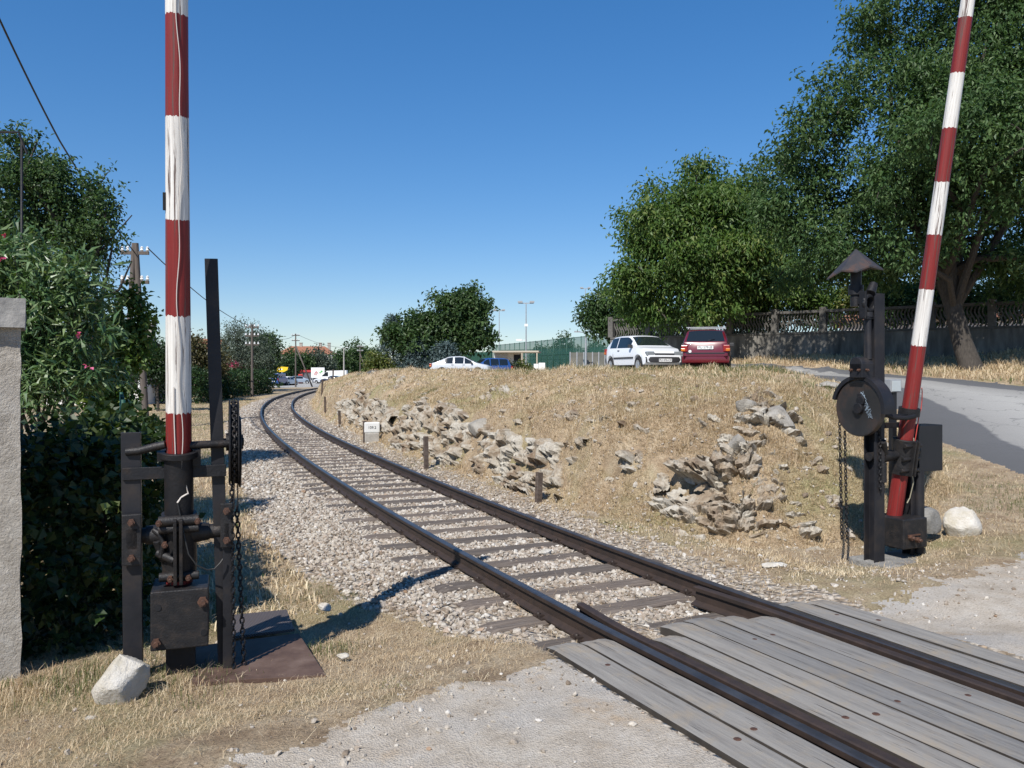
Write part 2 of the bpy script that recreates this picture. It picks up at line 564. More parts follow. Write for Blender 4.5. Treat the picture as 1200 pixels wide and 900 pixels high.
def ground_mat(name, kind):
    m, nt, b = new_mat(name)
    b.inputs['Roughness'].default_value = 0.95
    b.inputs['Specular IOR Level'].default_value = 0.2
    v = tex(nt)
    big = noise(nt, v, 0.55, 5, 0.6); mid = noise(nt, v, 4.0, 6, 0.65); fin = noise(nt, v, 55, 5, 0.75)
    if kind == 'ground':
        c = ramp(nt, mid, [(0.28, (0.25, 0.175, 0.11)), (0.5, (0.42, 0.32, 0.21)), (0.75, (0.54, 0.45, 0.32))])
        g = ramp(nt, big, [(0.50, (0, 0, 0)), (0.66, (1, 1, 1))])
        c = mixc(nt, g, c, (0.30, 0.27, 0.14))
        sp = ramp(nt, fin, [(0.3, (0.45, 0.43, 0.4)), (0.55, (1, 1, 1)), (0.8, (1.25, 1.25, 1.25))])
        c = mixc(nt, 1.0, c, sp, 'MULTIPLY')
        hgt, st, ds = fin, 0.9, 0.03
    elif kind == 'bed':
        vo = nd(nt, 'ShaderNodeTexVoronoi'); vo.inputs['Scale'].default_value = 17; nt.links.new(v, vo.inputs['Vector'])
        sep = nd(nt, 'ShaderNodeSeparateColor'); nt.links.new(vo.outputs['Color'], sep.inputs[0])
        c = ramp(nt, sep.outputs[0], [(0.0, (0.27, 0.22, 0.17)), (0.4, (0.40, 0.35, 0.29)), (0.8, (0.48, 0.44, 0.38)), (1.0, (0.34, 0.26, 0.185))])
        gap = ramp(nt, vo.outputs['Distance'], [(0.25, (1, 1, 1)), (0.75, (0.6, 0.56, 0.5))])
        c = mixc(nt, 1.0, c, gap, 'MULTIPLY')
        inv = nd(nt, 'ShaderNodeMath', operation='SUBTRACT'); inv.inputs[0].default_value = 1
        nt.links.new(vo.outputs['Distance'], inv.inputs[1])
        hgt, st, ds = inv.outputs[0], 1.0, 0.05
    elif kind == 'gravel':
        c = ramp(nt, mid, [(0.25, (0.30, 0.255, 0.20)), (0.5, (0.405, 0.355, 0.29)), (0.75, (0.47, 0.43, 0.37))])
        g = ramp(nt, big, [(0.46, (0, 0, 0)), (0.6, (1, 1, 1))])
        c = mixc(nt, g, c, (0.37, 0.35, 0.32))
        g2 = ramp(nt, noise(nt, v, 1.3, 6, 0.7), [(0.56, (0, 0, 0)), (0.68, (1, 1, 1))])
        c = mixc(nt, g2, c, (0.37, 0.285, 0.195))
        vo = nd(nt, 'ShaderNodeTexVoronoi'); vo.inputs['Scale'].default_value = 95; nt.links.new(v, vo.inputs['Vector'])
        sep = nd(nt, 'ShaderNodeSeparateColor'); nt.links.new(vo.outputs['Color'], sep.inputs[0])
        sp = ramp(nt, sep.outputs[0], [(0.0, (0.72, 0.71, 0.69)), (0.2, (0.95, 0.95, 0.95)), (0.8, (1.0, 1.0, 1.0)), (1.0, (1.12, 1.12, 1.12))])
        c = mixc(nt, 1.0, c, sp, 'MULTIPLY')
        mx = nd(nt, 'ShaderNodeMath', operation='ADD')
        nt.links.new(fin, mx.inputs[0]); nt.links.new(vo.outputs['Distance'], mx.inputs[1])
        hgt, st, ds = mx.outputs[0], 0.7, 0.009
    else:
        at_ = nd(nt, 'ShaderNodeAttribute', attribute_name='rnd')
        ad_ = nd(nt, 'ShaderNodeMath', operation='MULTIPLY_ADD'); ad_.inputs[1].default_value = 0.22
        nt.links.new(big, ad_.inputs[0]); nt.links.new(at_.outputs['Fac'], ad_.inputs[2])
        c = ramp(nt, ad_.outputs[0], [(0.0, (0.10, 0.10, 0.10)), (0.46, (0.12, 0.12, 0.122)), (0.485, (0.26, 0.252, 0.235)), (1.0, (0.36, 0.35, 0.325))])
        ck = nd(nt, 'ShaderNodeTexVoronoi', feature='DISTANCE_TO_EDGE'); ck.inputs['Scale'].default_value = 0.55
        dv = nd(nt, 'ShaderNodeVectorMath', operation='ADD'); nz_ = nd(nt, 'ShaderNodeTexNoise'); nz_.inputs['Scale'].default_value = 2.2
        nt.links.new(v, nz_.inputs['Vector']); nt.links.new(v, dv.inputs[0]); nt.links.new(nz_.outputs['Color'], dv.inputs[1]); nt.links.new(dv.outputs[0], ck.inputs['Vector'])
        c = mixc(nt, ramp(nt, ck.outputs['Distance'], [(0.003, (0.6, 0.6, 0.6)), (0.012, (0, 0, 0))]), c, (0.10, 0.10, 0.10))
        sp = ramp(nt, noise(nt, v, 90, 3, 0.8), [(0.3, (0.7, 0.7, 0.7)), (0.7, (1.2, 1.2, 1.2))])
        c = mixc(nt, 1.0, c, sp, 'MULTIPLY')
        hgt, st, ds = fin, 0.4, 0.01
    nt.links.new(c, b.inputs['Base Color'])
    bump(nt, b, hgt, st, ds)
    return m


for k, (nm, kd) in enumerate((('ground', 'ground'), ('track_bed', 'bed'), ('gravel_road', 'gravel'), ('asphalt_road', 'asphalt'))):
    f = GF[reg == k]
    ids, inv = np.unique(f, return_inverse=True)
    V = np.stack([GX[ids], GY[ids], GZ[ids]], 1)
    me = npmesh(nm, V, inv.reshape(-1, 4), smooth=True, point_rnd=np.clip(pdist(ASPH, V[:, 0], V[:, 1]) / 3.2, 0, 1) if k == 3 else None)
    tag(link(nm, me, ground_mat(nm, kd)), kind='structure')

# ------------------------------------------------------------------ railway track
trk = empty('railway_track', (0, 0, 0), 0, 'single curved railway track with worn steel rails on old wooden sleepers', 'railway track')
RP = [(-.0625, -.155), (.0625, -.155), (.0625, -.143), (.012, -.118), (.009, -.045), (.034, -.036), (.036, -.006), (.026, 0.0), (-.026, 0.0), (-.036, -.006), (-.034, -.036), (-.009, -.045), (-.012, -.118), (-.0625, -.143)]


def sweep(prof, pts, N, off, z0=0.0, shift=None):
    n, k = len(pts), len(prof)
    V = []; Fc = []
    for i in range(n):
        o = off if shift is None else off + shift[i]
        for a, b in prof:
            V.append((pts[i, 0] + N[i, 0] * (o + a), pts[i, 1] + N[i, 1] * (o + a), b + z0))
    for i in range(n - 1):
        for j in range(k):
            j2 = (j + 1) % k
            Fc.append((i * k + j, i * k + j2, (i + 1) * k + j2, (i + 1) * k + j))
    return V, Fc


tp, tT, tN = track_pts(-4, 150, 0.4)
for sgn in (-1, 1):
    V, Fc = sweep(RP, tp, tN, sgn * 0.7525)
    me = bpy.data.meshes.new('rail'); me.from_pydata(V, [], Fc)
    me.materials.append(MAT['railside']); me.materials.append(MAT['railtop'])
    k = len(RP)
    mi = [1 if (i % k) in (6, 7, 8) else 0 for i in range(len(Fc))]
    me.polygons.foreach_set('material_index', mi); me.update()
    link('rail', me, None, trk)
# check rails beside each running rail through the crossing
cp, cT, cN = track_pts(-4, 6.75, 0.15)
for sgn in (-1, 1):
    d = np.clip((np.arange(len(cp)) - (len(cp) - 7)) / 6.0, 0, 1)
    V, Fc = sweep([(a, b) for a, b in RP], cp, cN, sgn * 0.635, -.006, -sgn * 0.06 * d ** 1.5)
    me = bpy.data.meshes.new('check_rail'); me.from_pydata(V, [], Fc + [tuple(range(len(RP))), tuple(range((len(cp) - 1) * len(RP), len(cp) * len(RP)))])
    o = link('check_rail', me, MAT['railside'], trk)

# sleepers
m, nt, bs = new_mat('sleeper_wood')
v = tex(nt, (1.2, 26, 20)); oi = nd(nt, 'ShaderNodeObjectInfo')
g = noise(nt, v, 2.2, 6, 0.65)
ca = ramp(nt, g, [(0.3, (0.05, 0.04, 0.034)), (0.5, (0.115, 0.094, 0.078)), (0.72, (0.19, 0.165, 0.14))])
cb = ramp(nt, oi.outputs['Random'], [(0, (0.8, 0.8, 0.8)), (1, (1.25, 1.2, 1.15))])
nt.links.new(mixc(nt, 1.0, ca, cb, 'MULTIPLY'), bs.inputs['Base Color']); bs.inputs['Roughness'].default_value = 0.9
bump(nt, bs, g, 0.7, 0.02)
MAT['sleeper'] = m


def sleeper_mesh(seed):
    r = np.random.default_rng(seed)
    nx, ny = 26, 6
    mb = MB(); L, Wd = 1.27, 0.125
    top = []
    for i in range(nx + 1):
        for j in range(ny + 1):
            x = -L + 2 * L * i / nx; y = -Wd + 2 * Wd * j / ny
            e = 0.018 * float(fbm(np.array(x * 1.5), np.array(seed * 3.1 + j * .01), seed)) if j in (0, ny) else 0
            crack = -0.012 if (j == 1 + seed % 4 and r.random() < .6) else 0
            edge = -0.016 if j in (0, ny) else 0.0
            z = 0.008 * float(fbm(np.array(x * 3), np.array(y * 30.0), seed + 5)) + crack + edge
            if abs(x) > L - .01: z -= 0.02
            top.append((x, y + e, z))
    idx = lambda i, j: i * (ny + 1) + j
    fs = [(idx(i, j), idx(i + 1, j), idx(i + 1, j + 1), idx(i, j + 1)) for i in range(nx) for j in range(ny)]
    base = len(top)
    rim = [idx(i, 0) for i in range(nx + 1)] + [idx(nx, j) for j in range(1, ny + 1)] + [idx(i, ny) for i in range(nx - 1, -1, -1)] + [idx(0, j) for j in range(ny - 1, 0, -1)]
    vs = top + [(top[q][0], top[q][1], -0.14) for q in rim]
    n = len(rim)
    fs += [(rim[q], base + q, base + (q + 1) % n, rim[(q + 1) % n]) for q in range(n)]
    return mb.add(vs, fs)


sl_me = []
for s_ in range(7):
    o = sleeper_mesh(s_ + 3).build('sleeper', MAT['sleeper']); sl_me.append(o.data); bpy.data.objects.remove(o)
mbp = MB()
mbp.box(-.09, .09, -.075, .075, 0, .014)
for sx in (-1, 1):
    mbp.cyl((sx * .078, .0, .01), (sx * .078, .0, .05), .016, n=6)
    mbp.box(sx * .066 - .022, sx * .066 + .022, -.04, .04, .014, .032)
o = mbp.build('baseplate', MAT['railside']); bp_me = o.data; bpy.data.objects.remove(o)
sp, sT, sN = track_pts(5.25, 80, 0.615)
SLEEP = []
for i in range(100):
    jx = rng.normal(0, .03); ja = rng.normal(0, .016)
    if i == 0: jx = -0.12
    o = link('sleeper', sl_me[i % 7], None, trk)
    z = -0.158 + rng.normal(0, .003)
    o.location = (sp[i, 0] + sN[i, 0] * jx, sp[i, 1] + sN[i, 1] * jx, z)
    ang = math.atan2(sN[i, 1], sN[i, 0]) + ja
    o.rotation_euler = (0, 0, ang)
    SLEEP.append((sp[i, 0], sp[i, 1], ang))
    if 1 < i < 40:
        for sg in (-1, 1):
            b = link('baseplate', bp_me, MAT['railside'], o)
            b.location = (sg * .7525 - jx, 0, 0.0)

# ------------------------------------------------------------------ crossing deck of planks
m, nt, bs = new_mat('plank_wood')
v = tex(nt, (13, 0.9, 13)); oi = nd(nt, 'ShaderNodeObjectInfo')
addv = nd(nt, 'ShaderNodeVectorMath', operation='ADD'); nt.links.new(v, addv.inputs[0])
sc_ = nd(nt, 'ShaderNodeVectorMath', operation='SCALE'); sc_.inputs['Scale'].default_value = 37.0
cmb = nd(nt, 'ShaderNodeCombineXYZ'); nt.links.new(oi.outputs['Random'], cmb.inputs[0]); nt.links.new(oi.outputs['Random'], cmb.inputs[1])
nt.links.new(cmb.outputs[0], sc_.inputs[0]); nt.links.new(sc_.outputs[0], addv.inputs[1])
g = noise(nt, addv.outputs[0], 1.6, 8, 0.7)
ca = ramp(nt, g, [(0.30, (0.12, 0.11, 0.10)), (0.45, (0.20, 0.188, 0.172)), (0.6, (0.235, 0.222, 0.203)), (0.78, (0.28, 0.265, 0.24))])
tc2 = tex(nt)
dirt = ramp(nt, noise(nt, tc2, 2.6, 5, 0.7), [(0.5, (0, 0, 0)), (0.68, (1, 1, 1))])
ca = mixc(nt, dirt, ca, (0.255, 0.215, 0.165))
mpc = nd(nt, 'ShaderNodeMapping'); mpc.inputs['Scale'].default_value = (30, 1.1, 30); nt.links.new(addv.outputs[0], mpc.inputs[0])
mpc.inputs['Scale'].default_value = (2.6, 1.5, 2.6)
gc_ = noise(nt, mpc.outputs[0], 2.0, 3, .5)
ck_ = ramp(nt, gc_, [(0.30, (1, 1, 1)), (0.345, (0, 0, 0))])
ca = mixc(nt, ck_, ca, (0.03, 0.024, 0.02))
cb = ramp(nt, oi.outputs['Random'], [(0, (0.84, 0.85, 0.86)), (1, (1.12, 1.1, 1.06))])
nt.links.new(mixc(nt, 1.0, ca, cb, 'MULTIPLY'), bs.inputs['Base Color']); bs.inputs['Roughness'].default_value = 0.85
bump(nt, bs, g, 0.8, 0.012)
MAT['plank'] = m
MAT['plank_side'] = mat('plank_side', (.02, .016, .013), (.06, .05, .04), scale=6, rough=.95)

deck = empty('crossing_deck', (1.385, 6.02, 0), math.atan2(1, SL0) - math.pi / 2, 'weathered grey timber plank deck of the crossing laid between and beside the rails', 'crossing deck')
# local frame: x across the track, y along the track away from the viewer
def plank(x0, x1, y1, y0, zt_, seed):
    r = np.random.default_rng(seed)
    n = 70; m_ = 4
    vs = []
    w = x1 - x0; cx_ = (x0 + x1) / 2
    for i in range(n + 1):
        for j in range(m_ + 1):
            y = y0 + (y1 - y0) * i / n
            ex = (0.007 * float(fbm(np.array(y * 1.3), np.array(seed * 5.7), seed)) + .004 * float(fbm(np.array(y * 9), np.array(seed * 2.7), seed))) * (1 if j in (0, m_) else 0)
            z = 0.010 * float(fbm(np.array(y * .7), np.array(j * .8 + seed * 9), seed + 2)) - (0.006 if j in (0, m_) else 0) - (.015 if i in (0, n) else 0)
            yy_ = y + (0.03 * float(fbm(np.array(j * 2.3), np.array(seed * 1.1), 5)) if i in (0, n) else 0)
            vs.append((x0 - cx_ + w * j / m_ + ex, yy_, z))
    k = m_ + 1
    fs = [(i * k + j, i * k + j + 1, (i + 1) * k + j + 1, (i + 1) * k + j) for i in range(n) for j in range(m_)]
    rim = [i * k for i in range(n, -1, -1)] + [j for j in range(1, k)] + [i * k + m_ for i in range(1, n + 1)] + [n * k + j for j in range(m_ - 1, 0, -1)]
    b = len(vs)
    vs += [(vs[q][0], vs[q][1], -0.075) for q in rim]
    N_ = len(rim)
    fs += [(rim[q], b + q, b + (q + 1) % N_, rim[(q + 1) % N_]) for q in range(N_)]
    mb = MB().add(vs, fs)
    o = mb.build('plank', MAT['plank'], deck)
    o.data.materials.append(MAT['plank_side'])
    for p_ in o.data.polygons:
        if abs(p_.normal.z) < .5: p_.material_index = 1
    o.location = (cx_, 0, zt_)
    for y in np.arange(y1 - .35 - r.random() * .3, y0 + .2, -1.15):
        xx = r.uniform(-.05, .05)
        if r.random() < .75: link('spike_head', sp_me, MAT['bolt'], o).location = (xx, y, -.001)
    return o


sd = 1
h_ = MB().lathe([(0.0, .003), (.016, .003), (.021, .0), (.021, -.02)], n=10).build('spike_head', MAT['bolt']); sp_me = h_.data; bpy.data.objects.remove(h_)
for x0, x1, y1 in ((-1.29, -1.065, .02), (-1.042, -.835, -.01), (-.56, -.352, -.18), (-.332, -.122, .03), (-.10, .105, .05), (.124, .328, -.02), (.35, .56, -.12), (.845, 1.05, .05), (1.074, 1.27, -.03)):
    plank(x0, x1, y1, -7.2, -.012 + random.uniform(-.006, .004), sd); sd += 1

# ------------------------------------------------------------------ ballast stones
IV = []
phi = (1 + 5 ** .5) / 2
for a, b in ((-1, phi), (1, phi), (-1, -phi), (1, -phi)):
    IV += [(a, b, 0)]
for a, b in ((-1, phi), (1, phi), (-1, -phi), (1, -phi)):
    IV += [(0, a, b)]
for a, b in ((phi, -1), (phi, 1), (-phi, -1), (-phi, 1)):
    IV += [(a, 0, b)]
IV = np.array(IV) / math.hypot(1, phi)
IF = np.array([(0, 11, 5), (0, 5, 1), (0, 1, 7), (0, 7, 10), (0, 10, 11), (1, 5, 9), (5, 11, 4), (11, 10, 2), (10, 7, 6), (7, 1, 8), (3, 9, 4), (3, 4, 2), (3, 2, 6), (3, 6, 8), (3, 8, 9), (4, 9, 5), (2, 4, 11), (6, 2, 10), (8, 6, 7), (9, 8, 1)])


def rot_rand(n):
    q = rng.normal(size=(n, 4)); q /= np.linalg.norm(q, axis=1)[:, None]
    w, x, y, z = q.T
    return np.stack([np.stack([1 - 2 * (y*y + z*z), 2 * (x*y - z*w), 2 * (x*z + y*w)], -1),
                     np.stack([2 * (x*y + z*w), 1 - 2 * (x*x + z*z), 2 * (y*z - x*w)], -1),
                     np.stack([2 * (x*z - y*w), 2 * (y*z + x*w), 1 - 2 * (x*x + y*y)], -1)], 1)


def stones(name, P, size, mat_, kind_label=None):
    n = len(P)
    var = []
    for k in range(14):
        d = IV * rng.uniform(.6, 1.15, size=(12, 1)) * np.array([1.25, 1.0, .72])
        var.append(d)
    var = np.array(var)
    k = rng.integers(0, 14, n)
    V = np.einsum('nij,nvj->nvi', rot_rand(n), var[k]) * size[:, None, None] * 0.5
    V[:, :, 2] *= 0.85
    V += P[:, None, :]
    Fc = IF[None] + (np.arange(n) * 12)[:, None, None]
    me = npmesh(name, V.reshape(-1, 3), Fc.reshape(-1, 3), rnd=np.repeat(rng.random(n), 20))
    return tag(link(name, me, mat_), kind='stuff')


m, nt, bs = new_mat('ballast')
a = nd(nt, 'ShaderNodeAttribute', attribute_name='rnd')
cc = ramp(nt, a.outputs['Fac'], [(0.0, (0.20, 0.155, 0.115)), (0.15, (0.30, 0.25, 0.20)), (0.5, (0.40, 0.355, 0.30)), (0.82, (0.47, 0.43, 0.37)), (0.94, (0.58, 0.555, 0.51)), (1.0, (0.34, 0.23, 0.15))])
v = tex(nt)
sp_ = ramp(nt, noise(nt, v, 45, 4, 0.7), [(0.3, (0.7, 0.68, 0.65)), (0.7, (1.12, 1.12, 1.12))])
nt.links.new(mixc(nt, 1.0, cc, sp_, 'MULTIPLY'), bs.inputs['Base Color']); bs.inputs['Roughness'].default_value = 0.92
bs.inputs['Specular IOR Level'].default_value = 0.25
bump(nt, bs, noise(nt, v, 120, 3), 0.4, 0.01)
MAT['ballast'] = m


def sleeper_cover(X, Y):
    """distance (in metres along the track) from the middle of the nearest sleeper"""
    S = np.array(SLEEP); d = np.full(X.shape, 9.0)
    ca_, sa_ = np.cos(S[:, 2]), np.sin(S[:, 2])
    for i in range(len(S)):
        d = np.minimum(d, np.abs(-(X - S[i, 0]) * sa_[i] + (Y - S[i, 1]) * ca_[i]) + 9 * (np.abs((X - S[i, 0]) * ca_[i] + (Y - S[i, 1]) * sa_[i]) > 1.3))
    return d


def strip(n, y0, y1, ua, ub, p=0.0):
    """random points along the track between two offsets, denser near the viewer when p>0"""
    t = rng.random(n)
    Y = y0 * (y1 / y0) ** t if p else y0 + (y1 - y0) * t
    U = rng.uniform(ua, ub, n); m_ = sl(Y); q = np.sqrt(1 + m_ * m_)
    return xc(Y) + U / q, Y - U * m_ / q, U


BP, BS = [], []
for (n, y0, y1, s0, s1) in ((88000, 5.0, 13, .026, .062), (62000, 13, 26, .038, .074), (32000, 26, 60, .055, .11)):
    X, Y, U = strip(n, y0, y1, -4.0, 2.4, 1 if y0 > 20 else 0)
    lim = -np.interp(Y, [5.2, 6.1, 7.1, 8.5, 10, 14, 20, 30], [1.0, 1.5, 1.95, 2.3, 2.4, 2.3, 2.1, 2.05]) + .5 * fbm(X * 1.7, Y * 1.7, 55)
    keep = (U > lim) & ~inpoly(GRAVEL, X, Y)
    keep &= (U < 1.15) | (rng.random(n) < np.interp(U, [1.2, 1.5, 2.0], [.5, .18, .03]) * np.interp(Y, [6.5, 9.5, 12], [.35, .6, 1]))
    edge = np.clip((U - lim) / .5, 0, 1)
    keep &= rng.random(n) < .25 + .75 * edge
    sc_d = sleeper_cover(X, Y)
    ins = np.abs(U) < 0.62
    keep &= ~((sc_d < np.where(ins, .125, .12)) & (rng.random(n) > np.where(ins, .06, np.where(np.abs(U) < 1.3, .6, 1))))
    keep &= (np.abs(np.abs(U) - .7525) > .085)
    keep &= ~((Y < 7.4) & (np.abs(U) < 1.25) & (rng.random(n) > np.interp(Y, [5.6, 7.4], [.15, .75])))
    X, Y, U = X[keep], Y[keep], U[keep]
    n2 = len(X)
    Z = zt(X, Y) + np.where(np.abs(U) < 1.3, rng.uniform(-.024, .012, n2), rng.uniform(-.024, .02, n2))
    sz = rng.uniform(s0, s1, n2) * rng.choice([.7, 1, 1, 1.25], n2)
    BP.append(np.stack([X, Y, Z], 1)); BS.append(sz)
# small limestone bits caught on the bank
n = 2400
Y = 9 + 26 * rng.random(n) ** 1.5; X = xc(Y) + rng.uniform(1.9, 6.5, n)
k_ = inpoly(MOUND, X, Y); X, Y = X[k_], Y[k_]
BP.append(np.stack([X, Y, zt(X, Y) + .015], 1)); BS.append(rng.uniform(.02, .06, len(X)) * rng.choice([.7, .8, 1, 1.9], len(X)))
# loose gravel and pebbles on the earth and on the roads
n = 22000
X = rng.uniform(-3, 8, n); Y = rng.uniform(3.4, 11.5, n)
u_ = uu(X, Y); gr = inpoly(GRAVEL, X, Y)
keep = ((u_ > 1.3) & (u_ < 3.4) & ~gr & (rng.random(n) < .55)) | (gr & (np.abs(u_) > 1.35) & (rng.random(n) < np.clip(.75 - pdist(GRAVEL, X, Y) * .9, .10, .8))) | (~gr & (u_ < -1.3) & (rng.random(n) < .12)) | ((u_ > 3.4) & ~gr & (rng.random(n) < .05))
X, Y = X[keep], Y[keep]
BP.append(np.stack([X, Y, zt(X, Y) + .004], 1)); BS.append(rng.uniform(.006, .026, len(X)) * rng.choice([1, 1, 1, 1.9], len(X)))
stones('ballast_stones', np.concatenate(BP), np.concatenate(BS), MAT['ballast'])

# ------------------------------------------------------------------ barriers
def pole_mat(name, bounds, first_red, total, z0):
    """red and white bands along the pole (object z), chipped at the joins, dry cracks"""
    m, nt, b = new_mat(name)
    tc = nd(nt, 'ShaderNodeTexCoord')
    sx = nd(nt, 'ShaderNodeSeparateXYZ'); nt.links.new(tc.outputs['Object'], sx.inputs[0])
    mp = nd(nt, 'ShaderNodeMapping'); mp.inputs['Scale'].default_value = (30, 30, 3)
    nt.links.new(tc.outputs['Object'], mp.inputs[0])
    nz = noise(nt, mp.outputs[0], 1.5, 4)
    ad = nd(nt, 'ShaderNodeMath', operation='MULTIPLY_ADD')
    nt.links.new(nz, ad.inputs[0]); ad.inputs[1].default_value = 0.05; nt.links.new(sx.outputs[2], ad.inputs[2])
    dv = nd(nt, 'ShaderNodeMath', operation='DIVIDE'); nt.links.new(ad.outputs[0], dv.inputs[0]); dv.inputs[1].default_value = total
    red, wh = (0.20, 0.014, 0.012), (0.70, 0.68, 0.64)
    st = [(0.0, red if first_red else wh)]
    for i, z in enumerate(bounds):
        st.append(((z + .025) / total, red if (i % 2 == 0) != first_red else wh))
    base = ramp(nt, dv.outputs[0], st, 'CONSTANT')
    # worn streaks along the grain
    mp2 = nd(nt, 'ShaderNodeMapping'); mp2.inputs['Scale'].default_value = (40, 40, 1.0)
    nt.links.new(tc.outputs['Object'], mp2.inputs[0])
    g = noise(nt, mp2.outputs[0], 1.0, 6, 0.7)
    w = ramp(nt, g, [(0.385, (1, 1, 1)), (0.43, (0, 0, 0))])
    base = mixc(nt, w, base, (0.10, 0.06, 0.05))
    sh = ramp(nt, noise(nt, mp2.outputs[0], 2.2, 5), [(0.3, (0.72, 0.7, 0.68)), (0.7, (1.1, 1.1, 1.1))])
    base = mixc(nt, 1.0, base, sh, 'MULTIPLY')
    nt.links.new(base, b.inputs['Base Color']); b.inputs['Roughness'].default_value = 0.55
    bump(nt, b, g, 0.5, 0.01)
    return m


def pole_mesh(z0, z1, r0, r1, seed):
    n, k = 80, 20
    vs = []
    for i in range(n + 1):
        z = z0 + (z1 - z0) * i / n
        for j in range(k):
            a = 2 * math.pi * j / k
            oc = 1 + .02 * math.cos(8 * a)
            r = (r0 + (r1 - r0) * i / n) * oc + .003 * float(fbm(np.array(j * 1.7), np.array(z * 1.2), seed))
            vs.append((r * math.cos(a), r * math.sin(a), z))
    fs = [(i * k + j, i * k + (j + 1) % k, (i + 1) * k + (j + 1) % k, (i + 1) * k + j) for i in range(n) for j in range(k)]
    return MB().add(vs, fs, True).add(vs[:k], [tuple(range(k - 1, -1, -1))]).add(vs[-k:], [tuple(range(k))])


def chain_mb(p0, p1, pitch=0.036, w=0.013, r=0.0062):
    p0, p1 = Vector(p0), Vector(p1)
    L = (p1 - p0).length; t = (p1 - p0).normalized()
    a = t.cross(Vector((0.3, 1, 0.1))).normalized(); b = t.cross(a)
    mb = MB(); n = int(L / pitch)
    for i in range(n):
        c = p0 + t * (pitch * (i + .5))
        e = a if i % 2 else b
        pts = []
        for k in range(11):
            q = 2 * math.pi * k / 10
            pts.append(c + e * (w * math.cos(q)) + t * (pitch * .62 * math.sin(q)))
        mb.tube(pts, r, 5, caps=False)
    return mb


HP = [(-.07, -.07), (.07, -.07), (.07, -.055), (.008, -.055), (.008, .055), (.07, .055), (.07, .07), (-.07, .07), (-.07, .055), (-.008, .055), (-.008, -.055), (-.07, -.055)]
def sc2(P, a, b=None): return [(x * a, y * (b or a)) for x, y in P]


class BN(list):
    def build(s, name, m_, parent):
        for p, d, r, h in s:
            p = Vector(p); mb = MB(); mb.cyl(p, p + Vector(d) * h, r, n=6, smooth=False); mb.cyl(p, p + Vector(d) * (h * 1.6), r * .5, n=8); mb.build(name, m_, parent)


def bolt(mb, p, d, r=.018, h=.022):
    if isinstance(mb, BN): mb.append((p, d, r, h)); return
    p = Vector(p); mb.cyl(p, p + Vector(d) * h, r, n=6, smooth=False); mb.cyl(p, p + Vector(d) * (h * 1.6), r * .5, n=8)


# ---- near barrier, left of the track
LB = empty('crossing_barrier', (-2.217, 5.4, -.19), R(20), 'raised barrier pole banded red and white beside the ivy and the stone gate pillar', 'level crossing barrier', 'level crossing barriers standing open')
sx_, sz_ = .00526, .00568
lx = lambda px: (px - 210) * sx_
lz = lambda py: (790 - py) * sz_
LEAN = R(8.5)
PIV = lz(625)
# pole
def hl(py):
    for t in np.linspace(-1, 7, 4000):
        y = 5.4 - .94 * t * math.tan(LEAN); z = -.19 + PIV + t
        if Y0 - F * (z - H) / y <= py: return t
    return 7
zb = [hl(q) for q in (484, 374, 261, 142, 21)]
pz0 = -.42
pm = pole_mesh(pz0, 3.58, .083, .063, 3)
pmat = pole_mat('barrier_paint_near', [z / math.cos(LEAN) for z in zb], True, 7.0, 0)
pole = pm.build('barrier_pole', pmat, LB)
pole.location = (0, 0, PIV); pole.rotation_euler = (LEAN, 0, R(0.6))
s = MB().lathe([(.088, .0), (.09, .0), (.09, .46), (.12, .462), (.12, .5), (.09, .502), (.086, .5)], (0, 0, .06), n=22)
s.box(-.13, -.085, -.03, .03, .50, .56).box(.085, .135, -.03, .03, .46, .57)
s.build('pole_sleeve', MAT['iron'], pole, .004)
b = MB().box(-.085, -.064, -.02, .02, 2.11, 2.22)
b.build('hook_plate', MAT['iron'], pole, .003)
# signal cable stapled along the pole
pts = [(.012 + .012 * math.sin(z * 3.1) + .006 * math.sin(z * 11), -(.083 - .005 * (z + .42)) - .006, z) for z in np.linspace(.46, 3.5, 90)]
MB().tube(pts, .003, 5).build('cable', MAT['cable_w'], pole)
pts = [(-.02 + .006 * math.sin(z * 5), -(.083 - .005 * (z + .42)) - .004, z) for z in np.linspace(.55, 1.0, 20)]
MB().tube(pts, .004, 5).build('cable', MAT['cable_w'], pole)
cz = [(205, 545, -.10), (211, 556, -.11), (219, 566, -.12), (221, 576, -.125), (213, 580, -.125), (209, 586, -.125)]
MB().tube([(lx(a), c, lz(b_)) for a, b_, c in cz], .006, 6).build('loose_cable', MAT['cable_w'], LB)
cz = [(209, 586, -.125), (213, 605, -.13), (217, 625, -.14), (222, 645, -.15), (231, 658, -.15), (243, 665, -.14), (252, 665, -.13), (259, 659, -.12), (262, 655, -.11)]
MB().tube([(lx(a), c, lz(b_)) for a, b_, c in cz], .0055, 6).build('loose_cable', MAT['cable_k'], LB)
# posts
ch = [(-.058, -.035), (.058, -.035), (.058, .035), (.046, .035), (.046, -.022), (-.046, -.022), (-.046, .035), (-.058, .035)]
MB().extr(ch, (lx(158), -.02, -.1), (lx(155), -.02, lz(505)), (1, 0, 0)).build('post', MAT['beam'], LB, .003)
MB().extr(sc2(HP, .60, .75), (lx(265), .02, -.1), (lx(248), .02, lz(302)), (1, 0, 0)).build('tall_post', MAT['beam'], LB, .003)
p = MB().box(lx(262), lx(274), -.075, -.045, -.06, lz(640))
p.build('post_stiffener', MAT['beam'], LB, .003)
